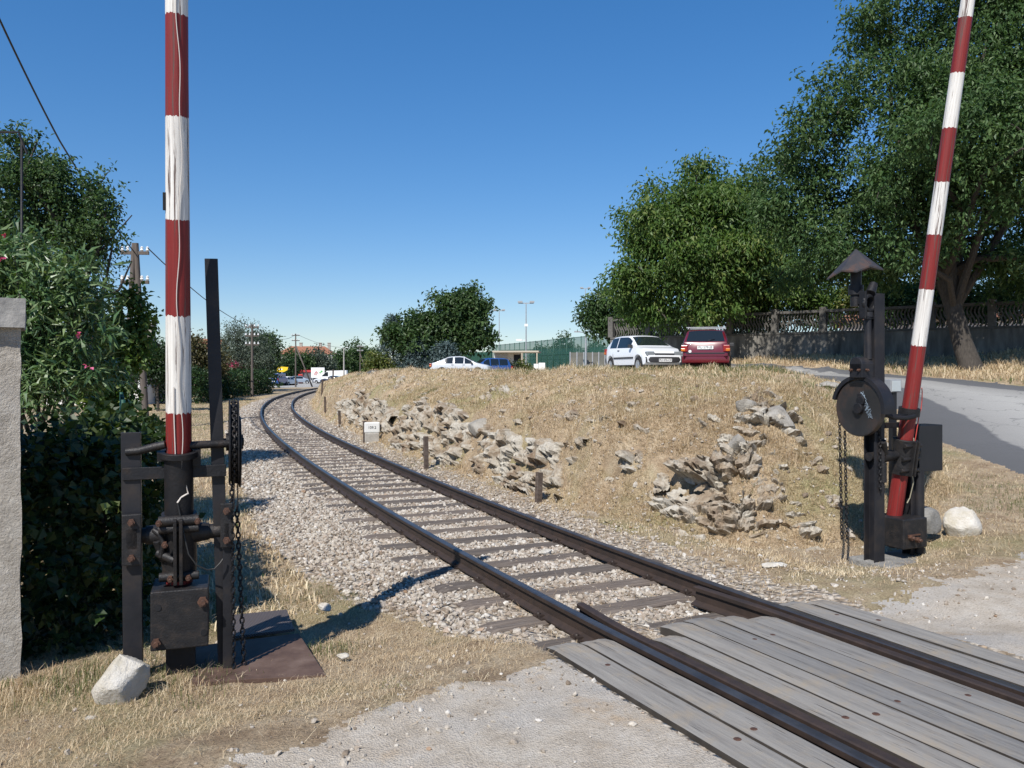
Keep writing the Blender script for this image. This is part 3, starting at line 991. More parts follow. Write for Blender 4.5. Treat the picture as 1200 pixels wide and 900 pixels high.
# cross bars
bar = MB().tube([(lx(150), -.06, lz(527)), (lx(165), -.07, lz(526)), (lx(185), -.105, lz(521)), (lx(195), -.115, lz(519))], .026, 10)
bar.tube([(lx(222), -.10, lz(521)), (lx(245), -.07, lz(521)), (lx(272), -.05, lz(521))], .026, 10)
bar.build('curved_bar', MAT['iron2'], LB)
MB().box(lx(146), lx(266), -.075, -.058, lz(559), lz(545)).build('cross_bar', MAT['iron'], LB, .003)
# axle, bearings and the clamp that holds the pole
ax = MB().cyl((lx(150), 0, PIV), (lx(200), 0, PIV), .05, n=16).cyl((lx(216), 0, PIV), (lx(272), 0, PIV), .05, n=16)
ax.cyl((lx(172), 0, PIV), (lx(196), 0, PIV), .062, .07, n=16).cyl((lx(222), 0, PIV), (lx(246), 0, PIV), .075, .056, n=16)
ax.build('axle', MAT['iron2'], LB)
for (a, b_), (t, u_) in (((146, 168), (597, 655)), ((259, 274), (590, 642))):
    br = MB().box(lx(a), lx(b_), -.11, -.075, lz(u_), lz(t)).box(lx(a) + .02, lx(b_) - .02, -.11, .06, PIV - .07, PIV + .07)
    ob = br.build('bearing', MAT['iron2'], LB, .006)
    bb = BN()
    for zz in (lz(t) - .05, lz(u_) + .05): bolt(bb, ((lx(a) + lx(b_)) / 2, -.11, zz), (0, -1, 0), .024, .026)
    bb.build('bolt', MAT['bolt'], ob)
cl = MB()
cl.lathe([(.09, -.3), (.105, -.3), (.112, -.2), (.105, .1), (.112, .14), (.09, .14)], (0, .0, 0), n=20)
for zz, rr_ in ((.12, .034), (.065, .03), (-.26, .03)):
    cl.cyl((-.12, -.10, zz), (.125, -.10, zz), rr_, n=12)
cl.box(-.03, -.008, -.165, -.09, -.30, .14).box(.006, .028, -.165, -.09, -.30, .14)
cl.cyl((-.13, -.07, -.10), (-.02, -.13, -.14), .028, n=10).cyl((-.13, -.06, -.02), (-.09, -.05, -.16), .03, n=10)
cl.tube([(-.15, -.05, .05), (-.11, -.09, .03), (-.09, -.1, -.04), (-.11, -.1, -.12)], .02, 8)
clo = cl.build('pole_clamp', MAT['iron2'], LB, .004)
clo.location = (0, 0, PIV); clo.rotation_euler = (LEAN, 0, 0)
bb = BN()
for p_ in ((-.115, -.12, .12), (.118, -.12, .12), (-.05, -.125, -.26), (.06, -.125, -.26), (-.08, -.14, -.02)): bolt(bb, p_, (0, -1, 0), .02, .03)
bb.build('bolt', MAT['bolt'], clo)
# counterweight
cw = MB().box(-.165, .185, -.16, .22, lz(752), lz(690) + .03)
cwo = cw.build('counterweight', MAT['iron2'], LB, .008)
bb = BN()
bolt(bb, (-.13, -.16, lz(742)), (0, -1, 0), .03, .03); bolt(bb, (.15, -.16, lz(700)), (0, -1, 0), .034, .03)
bb.build('bolt', MAT['bolt'], cwo)
hh = MB()
for a, b_ in ((-.12, 703), (.155, 736)): hh.lathe([(.0, -.002), (.02, -.002), (.021, .003)], (a, -.163, lz(b_)), 'Y', 12)
hh.build('bolt_hole', MAT['black'], cwo)
MB().box(-.08, .10, -.04, .16, -.12, lz(752)).build('pedestal', MAT['iron'], LB, .004)
# chain wheel seen on edge
wc = (lx(275.5), .02, lz(520))
wh = MB()
rw = .29
for h0 in (-.032, .022):
    wh.lathe([(.04, h0), (rw, h0), (rw + .004, h0 + .005), (rw, h0 + .010), (.04, h0 + .010)], wc, 'X', 48)
wh.lathe([(rw - .035, -.03), (rw - .03, .03)], wc, 'X', 48)
wh.lathe([(.0, -.05), (.05, -.05), (.05, .06), (.0, .06)], wc, 'X', 20)
who = wh.build('chain_wheel', MAT['iron'], LB)
cm = MB()
npt = 56
for i in range(npt):
    a = 2 * math.pi * (i + .5) / npt
    rad = Vector((0, math.cos(a), math.sin(a))); tg_ = Vector((0, -math.sin(a), math.cos(a))); X_ = Vector((1, 0, 0))
    e = X_ if i % 2 else rad
    pts = [Vector(wc) + rad * (rw - .014) + e * (.014 * math.cos(q)) + tg_ * (.021 * math.sin(q)) for q in np.linspace(0, 2 * math.pi, 11)]
    cm.tube(pts, .0055, 5, caps=False)
cm.build('wheel_chain', MAT['iron2'], who)
MB().lathe([(.0, -.006), (.24, -.006), (.245, 0), (.24, .006), (.0, .006)], (lx(283), .02, lz(532)), 'X', 40).build('cover_disc', MAT['iron2'], LB)
MB().cyl((lx(258), .02, lz(520)), (lx(288), .02, lz(520)), .026, n=12).cyl((lx(266), .02, lz(520)), (lx(270), .02, lz(520)), .06, n=12).build('wheel_axle', MAT['iron2'], LB)
sh = MB()
for dx_ in (-.012, .012): sh.box(lx(278) + dx_ - .004, lx(278) + dx_ + .004, -.03, .02, lz(600), lz(540))
sh.box(lx(273), lx(283), -.03, .02, lz(569), lz(563))
sh.build('chain_guide', MAT['iron'], LB)
chain_mb((lx(272.5), -.10, lz(556)), (lx(275), -.10, -.05)).build('chain', MAT['iron'], LB)
chain_mb((lx(279), -.03, lz(596)), (lx(288), -.06, .0)).build('chain', MAT['iron'], LB)

# plates on the ground under the near barrier
def ground_quad(name, corners, th, mat_, label, cat):
    P = [Vector(c) for c in corners]
    c = sum(P, Vector()) / 4
    mb = MB().add([p - c for p in P] + [p - c - Vector((0, 0, th)) for p in P], [(0, 1, 2, 3), (7, 6, 5, 4), (0, 4, 5, 1), (1, 5, 6, 2), (2, 6, 7, 3), (3, 7, 4, 0)])
    return tag(mb.build(name, mat_, None, .002, c), label, cat)


def gz(px, py, up=.0):
    p = hit(px, py); return (p.x, p.y, p.z + up)


zpl = -.165
def pl(px, py, z=zpl):
    d = (H - z) * F / (py - Y0); return ((px - 600) * d / F, d, z)
ground_quad('steel_plate', [pl(225, 799), pl(382, 791), pl(350, 742), pl(228, 757)], .03, MAT['rust'], 'rusty brown flat steel plate on the grass under the chain wheel of the barrier', 'steel plate')
m, nt, bs = new_mat('chequer_plate')
v = tex(nt)
ck = nd(nt, 'ShaderNodeTexWave', wave_type='BANDS', bands_direction='DIAGONAL'); ck.inputs['Scale'].default_value = 26; ck.inputs['Distortion'].default_value = 0
nt.links.new(v, ck.inputs['Vector'])
nt.links.new(ramp(nt, ck.outputs['Fac'], [(0.3, (0.075, 0.06, 0.058)), (0.7, (0.125, 0.105, 0.1))]), bs.inputs['Base Color']); bs.inputs['Roughness'].default_value = .6
bump(nt, bs, ck.outputs['Fac'], .9, .01)
MAT['chequer'] = m
ground_quad('chequer_plate', [pl(262, 747, -.185), pl(345, 737, -.185), pl(336, 714, -.185), pl(256, 722, -.185)], .02, MAT['chequer'], 'ribbed dark chequer plate lying behind the rusty plate on dry grass', 'steel plate')

# ---- far barrier, right of the track
RB = empty('crossing_barrier', (4.09, 8.48, 0.0), R(25), 'leaning red and white barrier pole with iron hood and disc at the grassy bank', 'level crossing barrier', 'level crossing barriers standing open')
rz_ = lambda py: (642 - py) * .00893
PV = rz_(535)
RLEAN = R(9.3)
k_ = 1 / math.cos(RLEAN)
# bands are read along the pole: each pixel row of the photo maps to a height on it
def hz(py):
    # height along a pole leaning towards the viewer
    for t in np.linspace(0, 7, 3000):
        y = 8.48 - .906 * t * math.tan(RLEAN); z = PV + t
        if Y0 - F * (z - H) / y <= py: return t * k_
    return 7
zb = [hz(q) for q in (406, 340, 278, 216, 153, 88, 21)]
zb += [zb[-1] + .58, zb[-1] + 1.16]
pm = pole_mesh(-.78, 5.0, .079, .060, 8)
pmat = pole_mat('barrier_paint_far', zb, True, 7.0, 0)
pole = pm.build('barrier_pole', pmat, RB); pole.location = (0, 0, PV); pole.rotation_euler = (RLEAN, 0, 0)
b = MB().box(.05, .085, -.02, .02, 2.95, 3.1); b.build('reflector', MAT['cable_r'], pole, .004)
MB().tube([(.03, -.085, -.1), (.05, -.08, .2), (.08, -.06, .42), (.12, -.04, .5), (.13, -.03, .58), (.10, -.04, .68), (.06, -.06, .72)], .005, 6).build('cable', MAT['cable_r'], pole)
MB().tube([(.01, -.09, .2), (.05, -.10, 0), (.04, -.10, -.15), (.09, -.1, -.28), (.08, -.09, -.45), (.05, -.09, -.5)], .006, 6).build('cable', mat('cable_olive', (.3, .28, .2)), pole)
cl = MB().lathe([(.085, -.2), (.115, -.2), (.12, -.1), (.108, 0), (.12, .1), (.125, .17), (.085, .17)], n=20)
for zz in (-.14, -.02, .12): cl.cyl((-.12, -.10, zz), (.12, -.10, zz), .022, n=10)
cl.box(-.02, .0, -.15, -.09, -.2, .17).box(.03, .05, -.15, -.09, -.2, .17)
cl.cyl((.1, -.03, .05), (.17, -.03, .05), .05, n=10).cyl((.1, -.03, -.08), (.16, -.03, -.08), .04, n=10)
cl.build('pole_clamp', MAT['iron2'], pole, .004)
MB().lathe([(.082, .42), (.105, .42), (.105, .5), (.082, .5)], n=20).build('pole_ring', MAT['iron'], pole)
# posts
MB().extr(sc2(HP, 1.0), (-.42, .0, -.15), (-.42, .0, 2.62), (1, 0, 0)).build('tall_post', MAT['beam'], RB, .003)
MB().extr(ch, (.15, .05, -.15), (.15, .05, 1.15), (0, 1, 0)).build('post', MAT['beam'], RB, .003)
MB().cyl((-.5, 0, PV), (-.1, 0, PV), .045, n=14).cyl((.1, 0, PV), (.2, 0, PV), .045, n=14).cyl((-.33, 0, PV), (-.14, 0, PV), .075, .05, n=14).cyl((-.40, -.09, PV + .16), (-.28, -.02, PV - .02), .035, n=10).cyl((-.36, -.06, PV - .06), (-.36, -.06, PV - .26), .035, n=10).build('axle', MAT['iron2'], RB)
ar = MB()
ar.box(-.45, .0, -.13, -.085, 1.36, 1.39).box(-.42, .06, .09, .12, 1.23, 1.29)
ar.tube([(-.5, -.10, 1.43), (-.3, -.13, 1.36), (-.15, -.16, 1.35), (-.05, -.18, 1.37)], .026, 8)
ar.build('cross_bar', MAT['iron'], RB, .003)
# wheel disc and its cover
dc = (-.56, .05, 1.45)
dd = MB().lathe([(.0, -.062), (.05, -.062), (.055, -.04), (.255, -.028), (.275, -.032), (.285, -.03), (.29, 0), (.285, .03), (.0, .03)], dc, 'X', 52)
ddo = dd.build('wheel_disc', mat('disc_iron', (0.012, 0.012, 0.013), (0.022, 0.021, 0.021), (0.06, 0.035, 0.025), scale=4, rough=0.4, bmp=.1), RB)
MB().cyl((-.64, .02, 1.45), (-.54, .02, 1.45), .055, n=14).cyl((-.625, .0, 1.53), (-.54, .0, 1.53), .05, n=14).box(-.6, -.58, -.03, .06, 1.40, 1.6).build('hub', MAT['iron'], ddo, .006)
cv = MB()
A0, A1 = R(-178), R(-20)
# angle 0 = +y (away); cover spans over the top towards -y (viewer side)
prof = [(.295, -.05), (.335, -.05), (.335, .10), (.295, .10), (.295, -.05)]
cv.lathe(prof, dc, 'X', 40, R(15), R(188), closed=False)
cvo = cv.build('wheel_cover', MAT['beam'], RB)
tb = MB().box(-.66, -.46, -.06, .10, 1.76, 1.91).cyl((-.66, .02, 1.895), (-.46, .02, 1.895), .08, n=20)
tbo = tb.build('gear_box', MAT['beam'], RB, .008)
bb = BN(); bolt(bb, (-.66, -.03, 1.84), (-1, 0, 0), .016); bolt(bb, (-.66, .07, 1.84), (-1, 0, 0), .016)
bolt(bb, (-.60, -.06, 1.84), (0, -1, 0), .016); bb.build('bolt', MAT['bolt'], tbo)
# chalk-like scribble on the disc
sb = MB()
r_ = np.random.default_rng(4)
for i in range(9):
    y = -.02 - .018 * i + .02; z = 1.60 - .028 * i
    pts = [(-.598, dc[1] - .06 - .012 * i + .028 * math.cos(k * 1.9 + i) , z + .03 * math.sin(k * 2.3 + i * 1.7)) for k in range(6)]
    sb.tube(pts, .0032, 4)
sb.build('chalk_scribble', mat('chalk', (.2, .25, .3), rough=.9), ddo)
# guide tube, ring bracket, lamp column and hood
MB().cyl((-.52, -.02, 1.95), (-.52, -.01, 2.42), .034, n=14).cyl((-.52, -.01, 2.38), (-.52, -.01, 2.43), .05, n=14).build('guide_tube', MAT['beam'], RB)
rg = MB()
rg.box(-.60, -.575, -.05, .03, 2.36, 2.64).box(-.47, -.445, -.05, .03, 2.36, 2.64).box(-.60, -.445, -.05, .03, 2.36, 2.39)
rg.tube([(-.52 + .075 * math.cos(q), -.03, 2.52 + .075 * math.sin(q)) for q in np.linspace(0, 2 * math.pi, 19)], .022, 8, caps=False)
rg.cyl((-.52, -.04, 2.62), (-.45, -.02, 2.72), .05, .04, n=12)
rg.build('ring_bracket', MAT['iron'], RB, .004)
MB().cyl((-.50, .16, 2.5), (-.50, .16, 3.0), .055, n=14).cyl((-.50, .16, 2.62), (-.50, .16, 2.72), .075, n=14).box(-.53, -.40, .03, .16, 2.52, 2.58).build('lamp_column', MAT['iron'], RB)
hd = MB()
c0 = Vector((-.50, .14, 0))
cor = [(-.19, -.16, 2.84), (.19, -.16, 2.88), (.19, .20, 2.88), (-.20, .22, 2.80)]
mid = [(0, -.165, 2.905), (.20, .02, 2.915), (0, .205, 2.90), (-.20, .02, 2.87)]
ap = (0.0, .02, 3.10)
top = [c0 + Vector(q) for q in cor + mid + [ap]]
bot = [q - Vector((0, 0, .016)) for q in top]
tf = []
for i in range(4):
    j = (i + 1) % 4
    tf += [(i, 4 + i, 8), (4 + i, j, 8)]
ed = []
ring = [0, 4, 1, 5, 2, 6, 3, 7]
for i in range(8):
    a_, b_ = ring[i], ring[(i + 1) % 8]
    ed.append((a_, 9 + a_, 9 + b_, b_))
hd.add(top + bot, tf + [tuple(9 + q for q in reversed(f)) for f in tf] + ed)
hd.build('lamp_hood', mat('hood_sheet', (0.025, 0.024, 0.027), (0.04, 0.036, 0.036), (0.10, 0.05, 0.03), scale=6, rough=.55), RB)
# chains
chain_mb((-.56, .32, 1.4), (-.56, .29, .05)).build('chain', MAT['iron'], RB)
chain_mb((-.56, .25, 1.2), (-.56, .22, .02)).build('chain', MAT['iron'], RB)
chain_mb((-.44, -.085, 1.5), (-.43, -.085, .6)).build('chain', MAT['iron'], RB)
# counterweight
cw = MB().box(-.16, .19, -.14, .24, .0, .31); cwo = cw.build('counterweight', MAT['iron2'], RB, .012)
bb = BN(); bolt(bb, (-.07, -.14, .12), (0, -1, 0), .03, .04); bolt(bb, (.03, -.14, .09), (0, -1, 0), .03, .04); bolt(bb, (.19, -.02, .12), (1, 0, 0), .03, .04)
bb.build('bolt', MAT['bolt'], cwo); MB().box(-.10, .08, -.15, -.14, .135, .15).build('locking_bar', MAT['bolt'], cwo)
# sheet box on the second post, control box on its own thin post
MB().box(.17, .53, -.06, .16, .77, 1.26).build('side_box', MAT['black'], RB, .006)
MB().cyl((.22, -.02, -.1), (.22, -.02, .78), .05, n=12).build('side_pipe', MAT['beam'], RB)
MB().box(-.50, .28, -.26, .26, -.3, -.11).build('footing', MAT['greystone'], RB, .02)
jb = empty('junction_box', (4.16, 8.86, 0.0), R(20), 'small pale grey junction box on a thin black post behind the leaning barrier', 'junction box')
MB().box(-.03, .03, -.03, .03, -.1, 1.6).build('post', MAT['black'], jb, .003)
jbo = MB().box(-.075, .075, -.05, .05, 1.6, 1.74).build('box', MAT['steel'], jb, .006)
MB().box(-.06, .06, -.056, -.05, 1.61, 1.725).build('lid', mat('box_grey', (.42, .46, .47), rough=.5), jbo, .003)

# ------------------------------------------------------------------ rock faces showing through the bank
def voronoi(s, t, cs, ct, seed, tilt=0.0):
    """F1, F2 and cell id of jittered cells stretched along the bedding"""
    s = s + 0.0; t = t + tilt * s
    a = s / cs; b = t / ct
    row = np.floor(b).astype(np.int64)
    f1 = np.full(s.shape, 9.0); f2 = np.full(s.shape, 9.0); ida = np.zeros(s.shape, np.int64); idb = np.zeros(s.shape, np.int64)
    ai = np.floor(a).astype(np.int64)
    for dj in (-1, 0, 1):
        for di in (-2, -1, 0, 1, 2):
            i = ai + di; j = row + dj
            cx_ = i + .5 + .8 * (_h(i, j, seed) - .5) + .5 * (j % 2); cy_ = j + .5 + .7 * (_h(i, j, seed + 1) - .5)
            d = np.maximum(np.abs(a - cx_), np.abs(b - cy_)) * .6 + .4 * np.hypot(a - cx_, b - cy_)
            u = d < f1
            f2 = np.where(u, f1, np.minimum(f2, d))
            ida = np.where(u, i, ida); idb = np.where(u, j, idb)
            f1 = np.where(u, d, f1)
    return f1, f2, ida, idb


OUTC = []
def outcrop(name, base, width, L, label, cs=.34, ct=.13, depth=.26, seed=1, res=.022, tilt=.0, group=None, lift=0.0):
    """base: plan polyline at the foot; width: how far up the slope; L: outline of the exposed rock"""
    B = np.array(base)
    seg = np.hypot(*np.diff(B, axis=0).T); S = np.concatenate([[0], np.cumsum(seg)])
    ns = int(S[-1] / res); ntt = int(width / res)
    s = np.linspace(0, S[-1], ns)
    bx = np.interp(s, S, B[:, 0]); by = np.interp(s, S, B[:, 1])
    tx = np.gradient(bx, s); ty = np.gradient(by, s); q = np.hypot(tx, ty); tx /= q; ty /= q
    k_ = np.ones(15) / 15
    if ns > 60:
        tx = np.convolve(np.pad(tx, 7, 'edge'), k_, 'valid'); ty = np.convolve(np.pad(ty, 7, 'edge'), k_, 'valid')
    nx, ny = -ty, tx                       # towards the hill when walking away from the viewer is on the right
    if nx.mean() < 0: nx, ny = -nx, -ny
    t = np.linspace(-.15, width, ntt)
    Sg, Tg = np.meshgrid(s, t, indexing='ij')
    X = bx[:, None] + nx[:, None] * Tg; Y = by[:, None] + ny[:, None] * Tg
    Z = zt(X, Y, recess=False)
    # slope normal
    dzt = np.gradient(Z, t, axis=1)
    dzt = np.clip(dzt, 0.15, 1.6)
    nl = np.sqrt(1 + dzt ** 2)
    ox, oy, oz = -nx[:, None] * dzt / nl, -ny[:, None] * dzt / nl, 1 / nl
    ox = ox * 1.25; oy = oy * 1.25; oz = oz * .6
    px, py = proj(X, Y, Z)
    m_ = ell(px, py, L)
    if lift: m_ = np.maximum(m_, 0)
    up = np.cumsum(np.hypot(np.gradient(Z, axis=1), (t[1] - t[0])), axis=1)
    wx = Sg + .04 * fbm(Sg * 3, up * 3, seed + 40); wy = up + .03 * fbm(Sg * 4, up * 4, seed + 41)
    f1, f2, ia, ib = voronoi(wx, wy, cs, ct, seed, tilt)
    hcell = _h(ia, ib, seed + 7)
    d = depth * .72 * (1.2 * hcell - .22)
    d += .05 * (_h(ia, ib, seed + 9) - .5) * ((wx / cs) % 1 - .5) * 2
    crack = np.exp(-((f2 - f1) / .10) ** 2)
    d -= .13 * crack
    g1, g2, ja, jb = voronoi(wx * 1.0 + .3, wy, cs * .4, ct * .45, seed + 3, tilt)
    d += .022 * (_h(ja, jb, seed + 5) - .5) * 2 - .022 * np.exp(-((g2 - g1) / .10) ** 2)
    d += .012 * fbm(Sg * 14, up * 22, seed + 11)
    ms = m_ + .55 * fbm(Sg * 2.6, up * 4.2, seed + 20) + .55 * (hcell - .5)
    e = sst(.12, .48, ms) * (1 - .95 * ell(px, py, [(806, 575, 32, 15, 8)]))
    dd = d * e - .10 * (1 - e)
    V = np.stack([X + ox * dd, Y + oy * dd, Z + oz * dd], -1).reshape(-1, 3)
    OUTC.append(L)
    i, j = np.meshgrid(np.arange(ns - 1), np.arange(ntt - 1), indexing='ij')
    Fq = np.stack([i * ntt + j, (i + 1) * ntt + j, (i + 1) * ntt + j + 1, i * ntt + j + 1], -1)
    rcs = ell(px, py, RECESS)[:-1, :-1]
    keep = ((e[:-1, :-1] + e[1:, 1:] + e[1:, :-1] + e[:-1, 1:]) > .02) | (rcs < .01)
    Fq = Fq[keep]
    ids, inv = np.unique(Fq, return_inverse=True)
    me = npmesh(name, V[ids], inv.reshape(-1, 4), smooth=False)
    o = link(name, me, MAT['outcrop'])
    return tag(o, label, 'rock outcrop', group)


m, nt, bs = new_mat('outcrop_limestone')
v = tex(nt)
n1 = noise(nt, v, 2.2, 6, .65); n2 = noise(nt, v, 24, 5, .7)
col = ramp(nt, n1, [(0.3, (0.15, 0.10, 0.065)), (0.43, (0.27, 0.215, 0.155)), (0.55, (0.385, 0.35, 0.29)), (0.75, (0.48, 0.455, 0.40))])
sp_ = ramp(nt, n2, [(0.3, (0.55, 0.52, 0.5)), (0.5, (1, 1, 1)), (0.7, (1.12, 1.12, 1.12))])
nt.links.new(mixc(nt, 1.0, col, sp_, 'MULTIPLY'), bs.inputs['Base Color']); bs.inputs['Roughness'].default_value = .93
bs.inputs['Specular IOR Level'].default_value = .2
bump(nt, bs, noise(nt, v, 60, 5, .7), .6, .015)
MAT['outcrop'] = m


def along(y0, y1, u, n=30):
    Y = np.linspace(y0, y1, n); m_ = sl(Y); q = np.sqrt(1 + m_ * m_)
    return [(float(a), float(b)) for a, b in zip(xc(Y) + u / q, Y - u * m_ / q)]


OG = 'limestone outcrops on the grassy bank'
outcrop('rock_outcrop', along(11.3, 15.0, 1.95), 1.9, [(618, 548, 38, 36, 12), (585, 530, 36, 30, 15), (560, 502, 18, 18, 0), (640, 550, 16, 24, 0), (545, 520, 28, 26, 0)],
        'stacked blocks of limestone at the track side, nearest end of the rubble face', .42, .115, .28, 5, .018, .04, OG)
outcrop('rock_outcrop', along(15.0, 21, 1.9), 1.9, [(522, 512, 30, 30, 10), (490, 500, 32, 24, 8), (520, 490, 24, 14, 0), (468, 492, 24, 18, 0), (478, 516, 18, 12, 0)],
        'long broken rubble face of limestone behind the iron marker posts', .42, .12, .30, 9, .022, .02, OG)
outcrop('rock_outcrop', along(21.5, 33, 1.9), 1.9, [(452, 492, 26, 13, 8), (425, 480, 12, 18, 0), (438, 480, 18, 10, 0), (408, 478, 12, 8, 0)],
        'small pale pile of limestone farthest along the curving track', .3, .13, .30, 12, .03, 0, OG)
bl = [(1.55, 10.35), (2.0, 9.7), (2.6, 9.3), (3.3, 9.2), (4.0, 9.25)]
outcrop('rock_outcrop', bl, 2.3, [(812, 546, 46, 11, 8), (775, 548, 10, 16, 0), (845, 560, 12, 12, 30)],
        'overhanging limestone ledge over a dark hollow in the bank', .42, .10, .42, 21, .018, .08, OG)
outcrop('rock_outcrop', bl, 2.0, [(840, 606, 52, 16, 8), (790, 596, 26, 10, 15), (880, 612, 28, 10, 0), (950, 622, 12, 8, 0)],
        'low broken limestone steps at the foot of the bank below the hollow', .30, .10, .26, 33, .018, -.03, OG)
outcrop('rock_outcrop', bl, 2.6, [(880, 548, 14, 12, 30), (900, 572, 22, 12, 25), (885, 590, 16, 10, 0)],
        'slanting limestone slabs on the bank between the hollow and the barrier', .34, .12, .30, 41, .018, -.25, OG)
outcrop('rock_outcrop', [(.7, 11.6), (1.2, 10.8), (1.7, 10.1)], 2.2, [(742, 538, 11, 17, 0)],
        'lone small limestone knob on the bank left of the dark hollow', .22, .10, .28, 52, .018, .1, OG)


def boulder(name, c, size, mat_, seed, label, cat='rock', rz=0., group=None, n=18):
    """angular stone: a ball cut by random planes and roughened"""
    r = np.random.default_rng(seed)
    vs = []; fs = []
    nu, nv = 2 * n, n
    pl_ = [(lambda d: (d / np.linalg.norm(d), r.uniform(.5, .82)))(r.normal(size=3)) for _ in range(13)]
    for j in range(nv + 1):
        th = math.pi * j / nv
        for i in range(nu):
            ph = 2 * math.pi * i / nu
            d = np.array([math.sin(th) * math.cos(ph), math.sin(th) * math.sin(ph), math.cos(th)])
            q = 1.0
            for nrm, h in pl_:
                k = d @ nrm
                if k > 1e-3: q = min(q, h / k)
            q *= 1.12 + .07 * float(fbm(np.array(d[0] * 3 + d[2] * 2), np.array(d[1] * 3 + 1.7 * d[2]), seed)) + .03 * float(fbm(np.array(d[0] * 9 + d[2] * 7), np.array(d[1] * 9), seed + 1))
            vs.append(tuple(d * q * np.array(size)))
    for j in range(nv):
        for i in range(nu):
            fs.append((j * nu + i, j * nu + (i + 1) % nu, (j + 1) * nu + (i + 1) % nu, (j + 1) * nu + i))
    mb = MB().add(vs, fs, True)
    o = mb.build(name, mat_, None)
    o.location = c; o.rotation_euler = (0, 0, rz)
    return tag(o, label, cat, group)


def on(px, py, up=0.0):
    p = hit(px, py); p.z += up; return p


def pg(px, py, z=-.19):
    d = (H - z) * F / (py - Y0); return Vector(((px - 600) * d / F, d, z))


boulder('limestone_block', pg(133, 822, -.17) + Vector((0, .1, .09)), (.155, .14, .19), MAT['whitestone'], 6, 'chunky cream white block of stone on the grass before the iron barrier post', 'stone')
boulder('small_stone', pg(379, 716) + Vector((0, .02, .02)), (.055, .045, .04), MAT['whitestone'], 9, 'small white stone on the dry grass between the chequer plate and the ballast', 'stone')
boulder('small_stone', pg(402, 772) + Vector((0, .0, .015)), (.045, .03, .025), MAT['whitestone'], 10, 'small white stone on the dry grass right of the rusty plate', 'stone')
boulder('small_stone', pg(106, 843) + Vector((0, .0, .0)), (.03, .03, .02), MAT['whitestone'], 14, 'tiny yellowish stone in the grass just below the large white block', 'stone')
boulder('rock_slab', Vector((4.60, 8.98, .14)), (.20, .18, .17), MAT['greystone'], 17, 'grey angular rock wedged behind the counterweight of the leaning barrier', 'rock', .4)
boulder('limestone_block', Vector((4.99, 8.98, .14)), (.18, .16, .18), MAT['whitestone'], 22, 'pale rounded boulder right of the leaning barrier beside the dirt road', 'rock')
for px, py, sz, sd_, lab in ((909, 484, (.30, .25, .17), 31, 'large grey rock sunk in the straw high on the bank'), (873, 471, (.16, .12, .12), 32, 'smaller grey rock beside the large one high on the bank'),
                             (863, 520, (.18, .14, .16), 33, 'grey rock sticking out above the hollow in the bank'), (563, 497, (.30, .25, .20), 34, 'pale bulging boulder on top of the rubble face'),
                             (968, 446, (.3, .2, .13), 35, 'flat pale rock on the crest of the bank beside the asphalt road'), (1092, 455, (.0, .0, .0), 36, '')):
    if sz[0]: boulder('bank_rock', on(px, py + 6), sz, MAT['limestone'], sd_, lab, 'rock', sd_ * .7)
boulder('small_stone', on(640, 650, .02), (.11, .05, .035), MAT['whitestone'], 41, 'long white stone lying at the foot of the bank beside the ballast', 'stone', .5)
boulder('small_stone', on(908, 664, .02), (.13, .07, .03), MAT['whitestone'], 42, 'flat white stone on the earth in front of the leaning barrier', 'stone', .3)

# old iron posts along the foot of the bank
mk = MB().extr([(-.045, -.05), (.045, -.05), (.045, -.04), (.008, -.032), (.008, .03), (.022, .035), (.022, .05), (-.022, .05), (-.022, .035), (-.008, .03), (-.008, -.032), (-.045, -.04)], (0, 0, -.2), (0, 0, 1), (1, 0, 0))
mko = mk.build('marker_post', mat('post_rust', (.05, .035, .03), (.10, .075, .06), (.16, .13, .11), scale=10, rough=.8), None); mk_me = mko.data; bpy.data.objects.remove(mko)
for px, py, top, lab in ((630, 581, 545, 'short rusty iron post nearest the crossing, before stacked limestone'), (499, 542, 503, 'rusty iron post standing before the middle of the rubble face'),
                         (427, 514, 488, 'rusty iron post just left of the small white kilometre stone'), (398, 497, 478, 'low rusty iron post past the kilometre stone, third from the far end'),
                         (381, 485, 465, 'thin rusty post near the far bend of the track, left of a shorter one'), (377, 478, 460, 'thin rusty post near the far bend, beside the inner rail'),
                         (390, 470, 456, 'farthest rusty post along the bend, next to the ballast edge')):
    d = F * (H + .05) / (py - Y0); x = (px - 600) * d / F
    o = link('marker_post', mk_me, None, None); z = zt1(x, d)
    o.location = (x, d, z); o.scale = (1, 1, (py - top) * d / F); o.rotation_euler = (random.uniform(-.04, .04), random.uniform(-.05, .05), .6)
    tag(o, lab, 'post', 'old iron posts beside the track')
km = on(443, 514) + Vector((-.10, -.42, 0)); km.z = zt1(km.x, km.y); kmo = empty('kilometre_stone', (km.x, km.y, km.z), R(12), 'small white kilometre stone with painted number beside the rubble face', 'kilometre stone')
MB().box(-.20, .20, -.08, .08, -.1, .26).build('base', MAT['concrete'], kmo, .02)
kp = MB().box(-.22, .22, -.05, .05, .26, .56).build('number_face', MAT['signwhite'], kmo, .03)


def text(name, s, size, loc, rot, mat_, parent=None, ext=.002):
    cu = bpy.data.curves.new(name, 'FONT'); cu.body = s; cu.size = size; cu.align_x = 'CENTER'; cu.align_y = 'CENTER'; cu.extrude = ext
    t_ = bpy.data.objects.new(name, cu); COL.objects.link(t_)
    bpy.context.view_layer.update()
    me = bpy.data.meshes.new_from_object(t_.evaluated_get(bpy.context.evaluated_depsgraph_get()))
    bpy.data.objects.remove(t_); me.materials.clear()
    o = link(name, me, mat_, parent); o.location = loc; o.rotation_euler = rot
    return o


MAT['ink'] = mat('ink', (.02, .02, .025), rough=.6)
text('number', '109.2', .105, (0, -.053, .41), (R(90), 0, 0), MAT['ink'], kp)

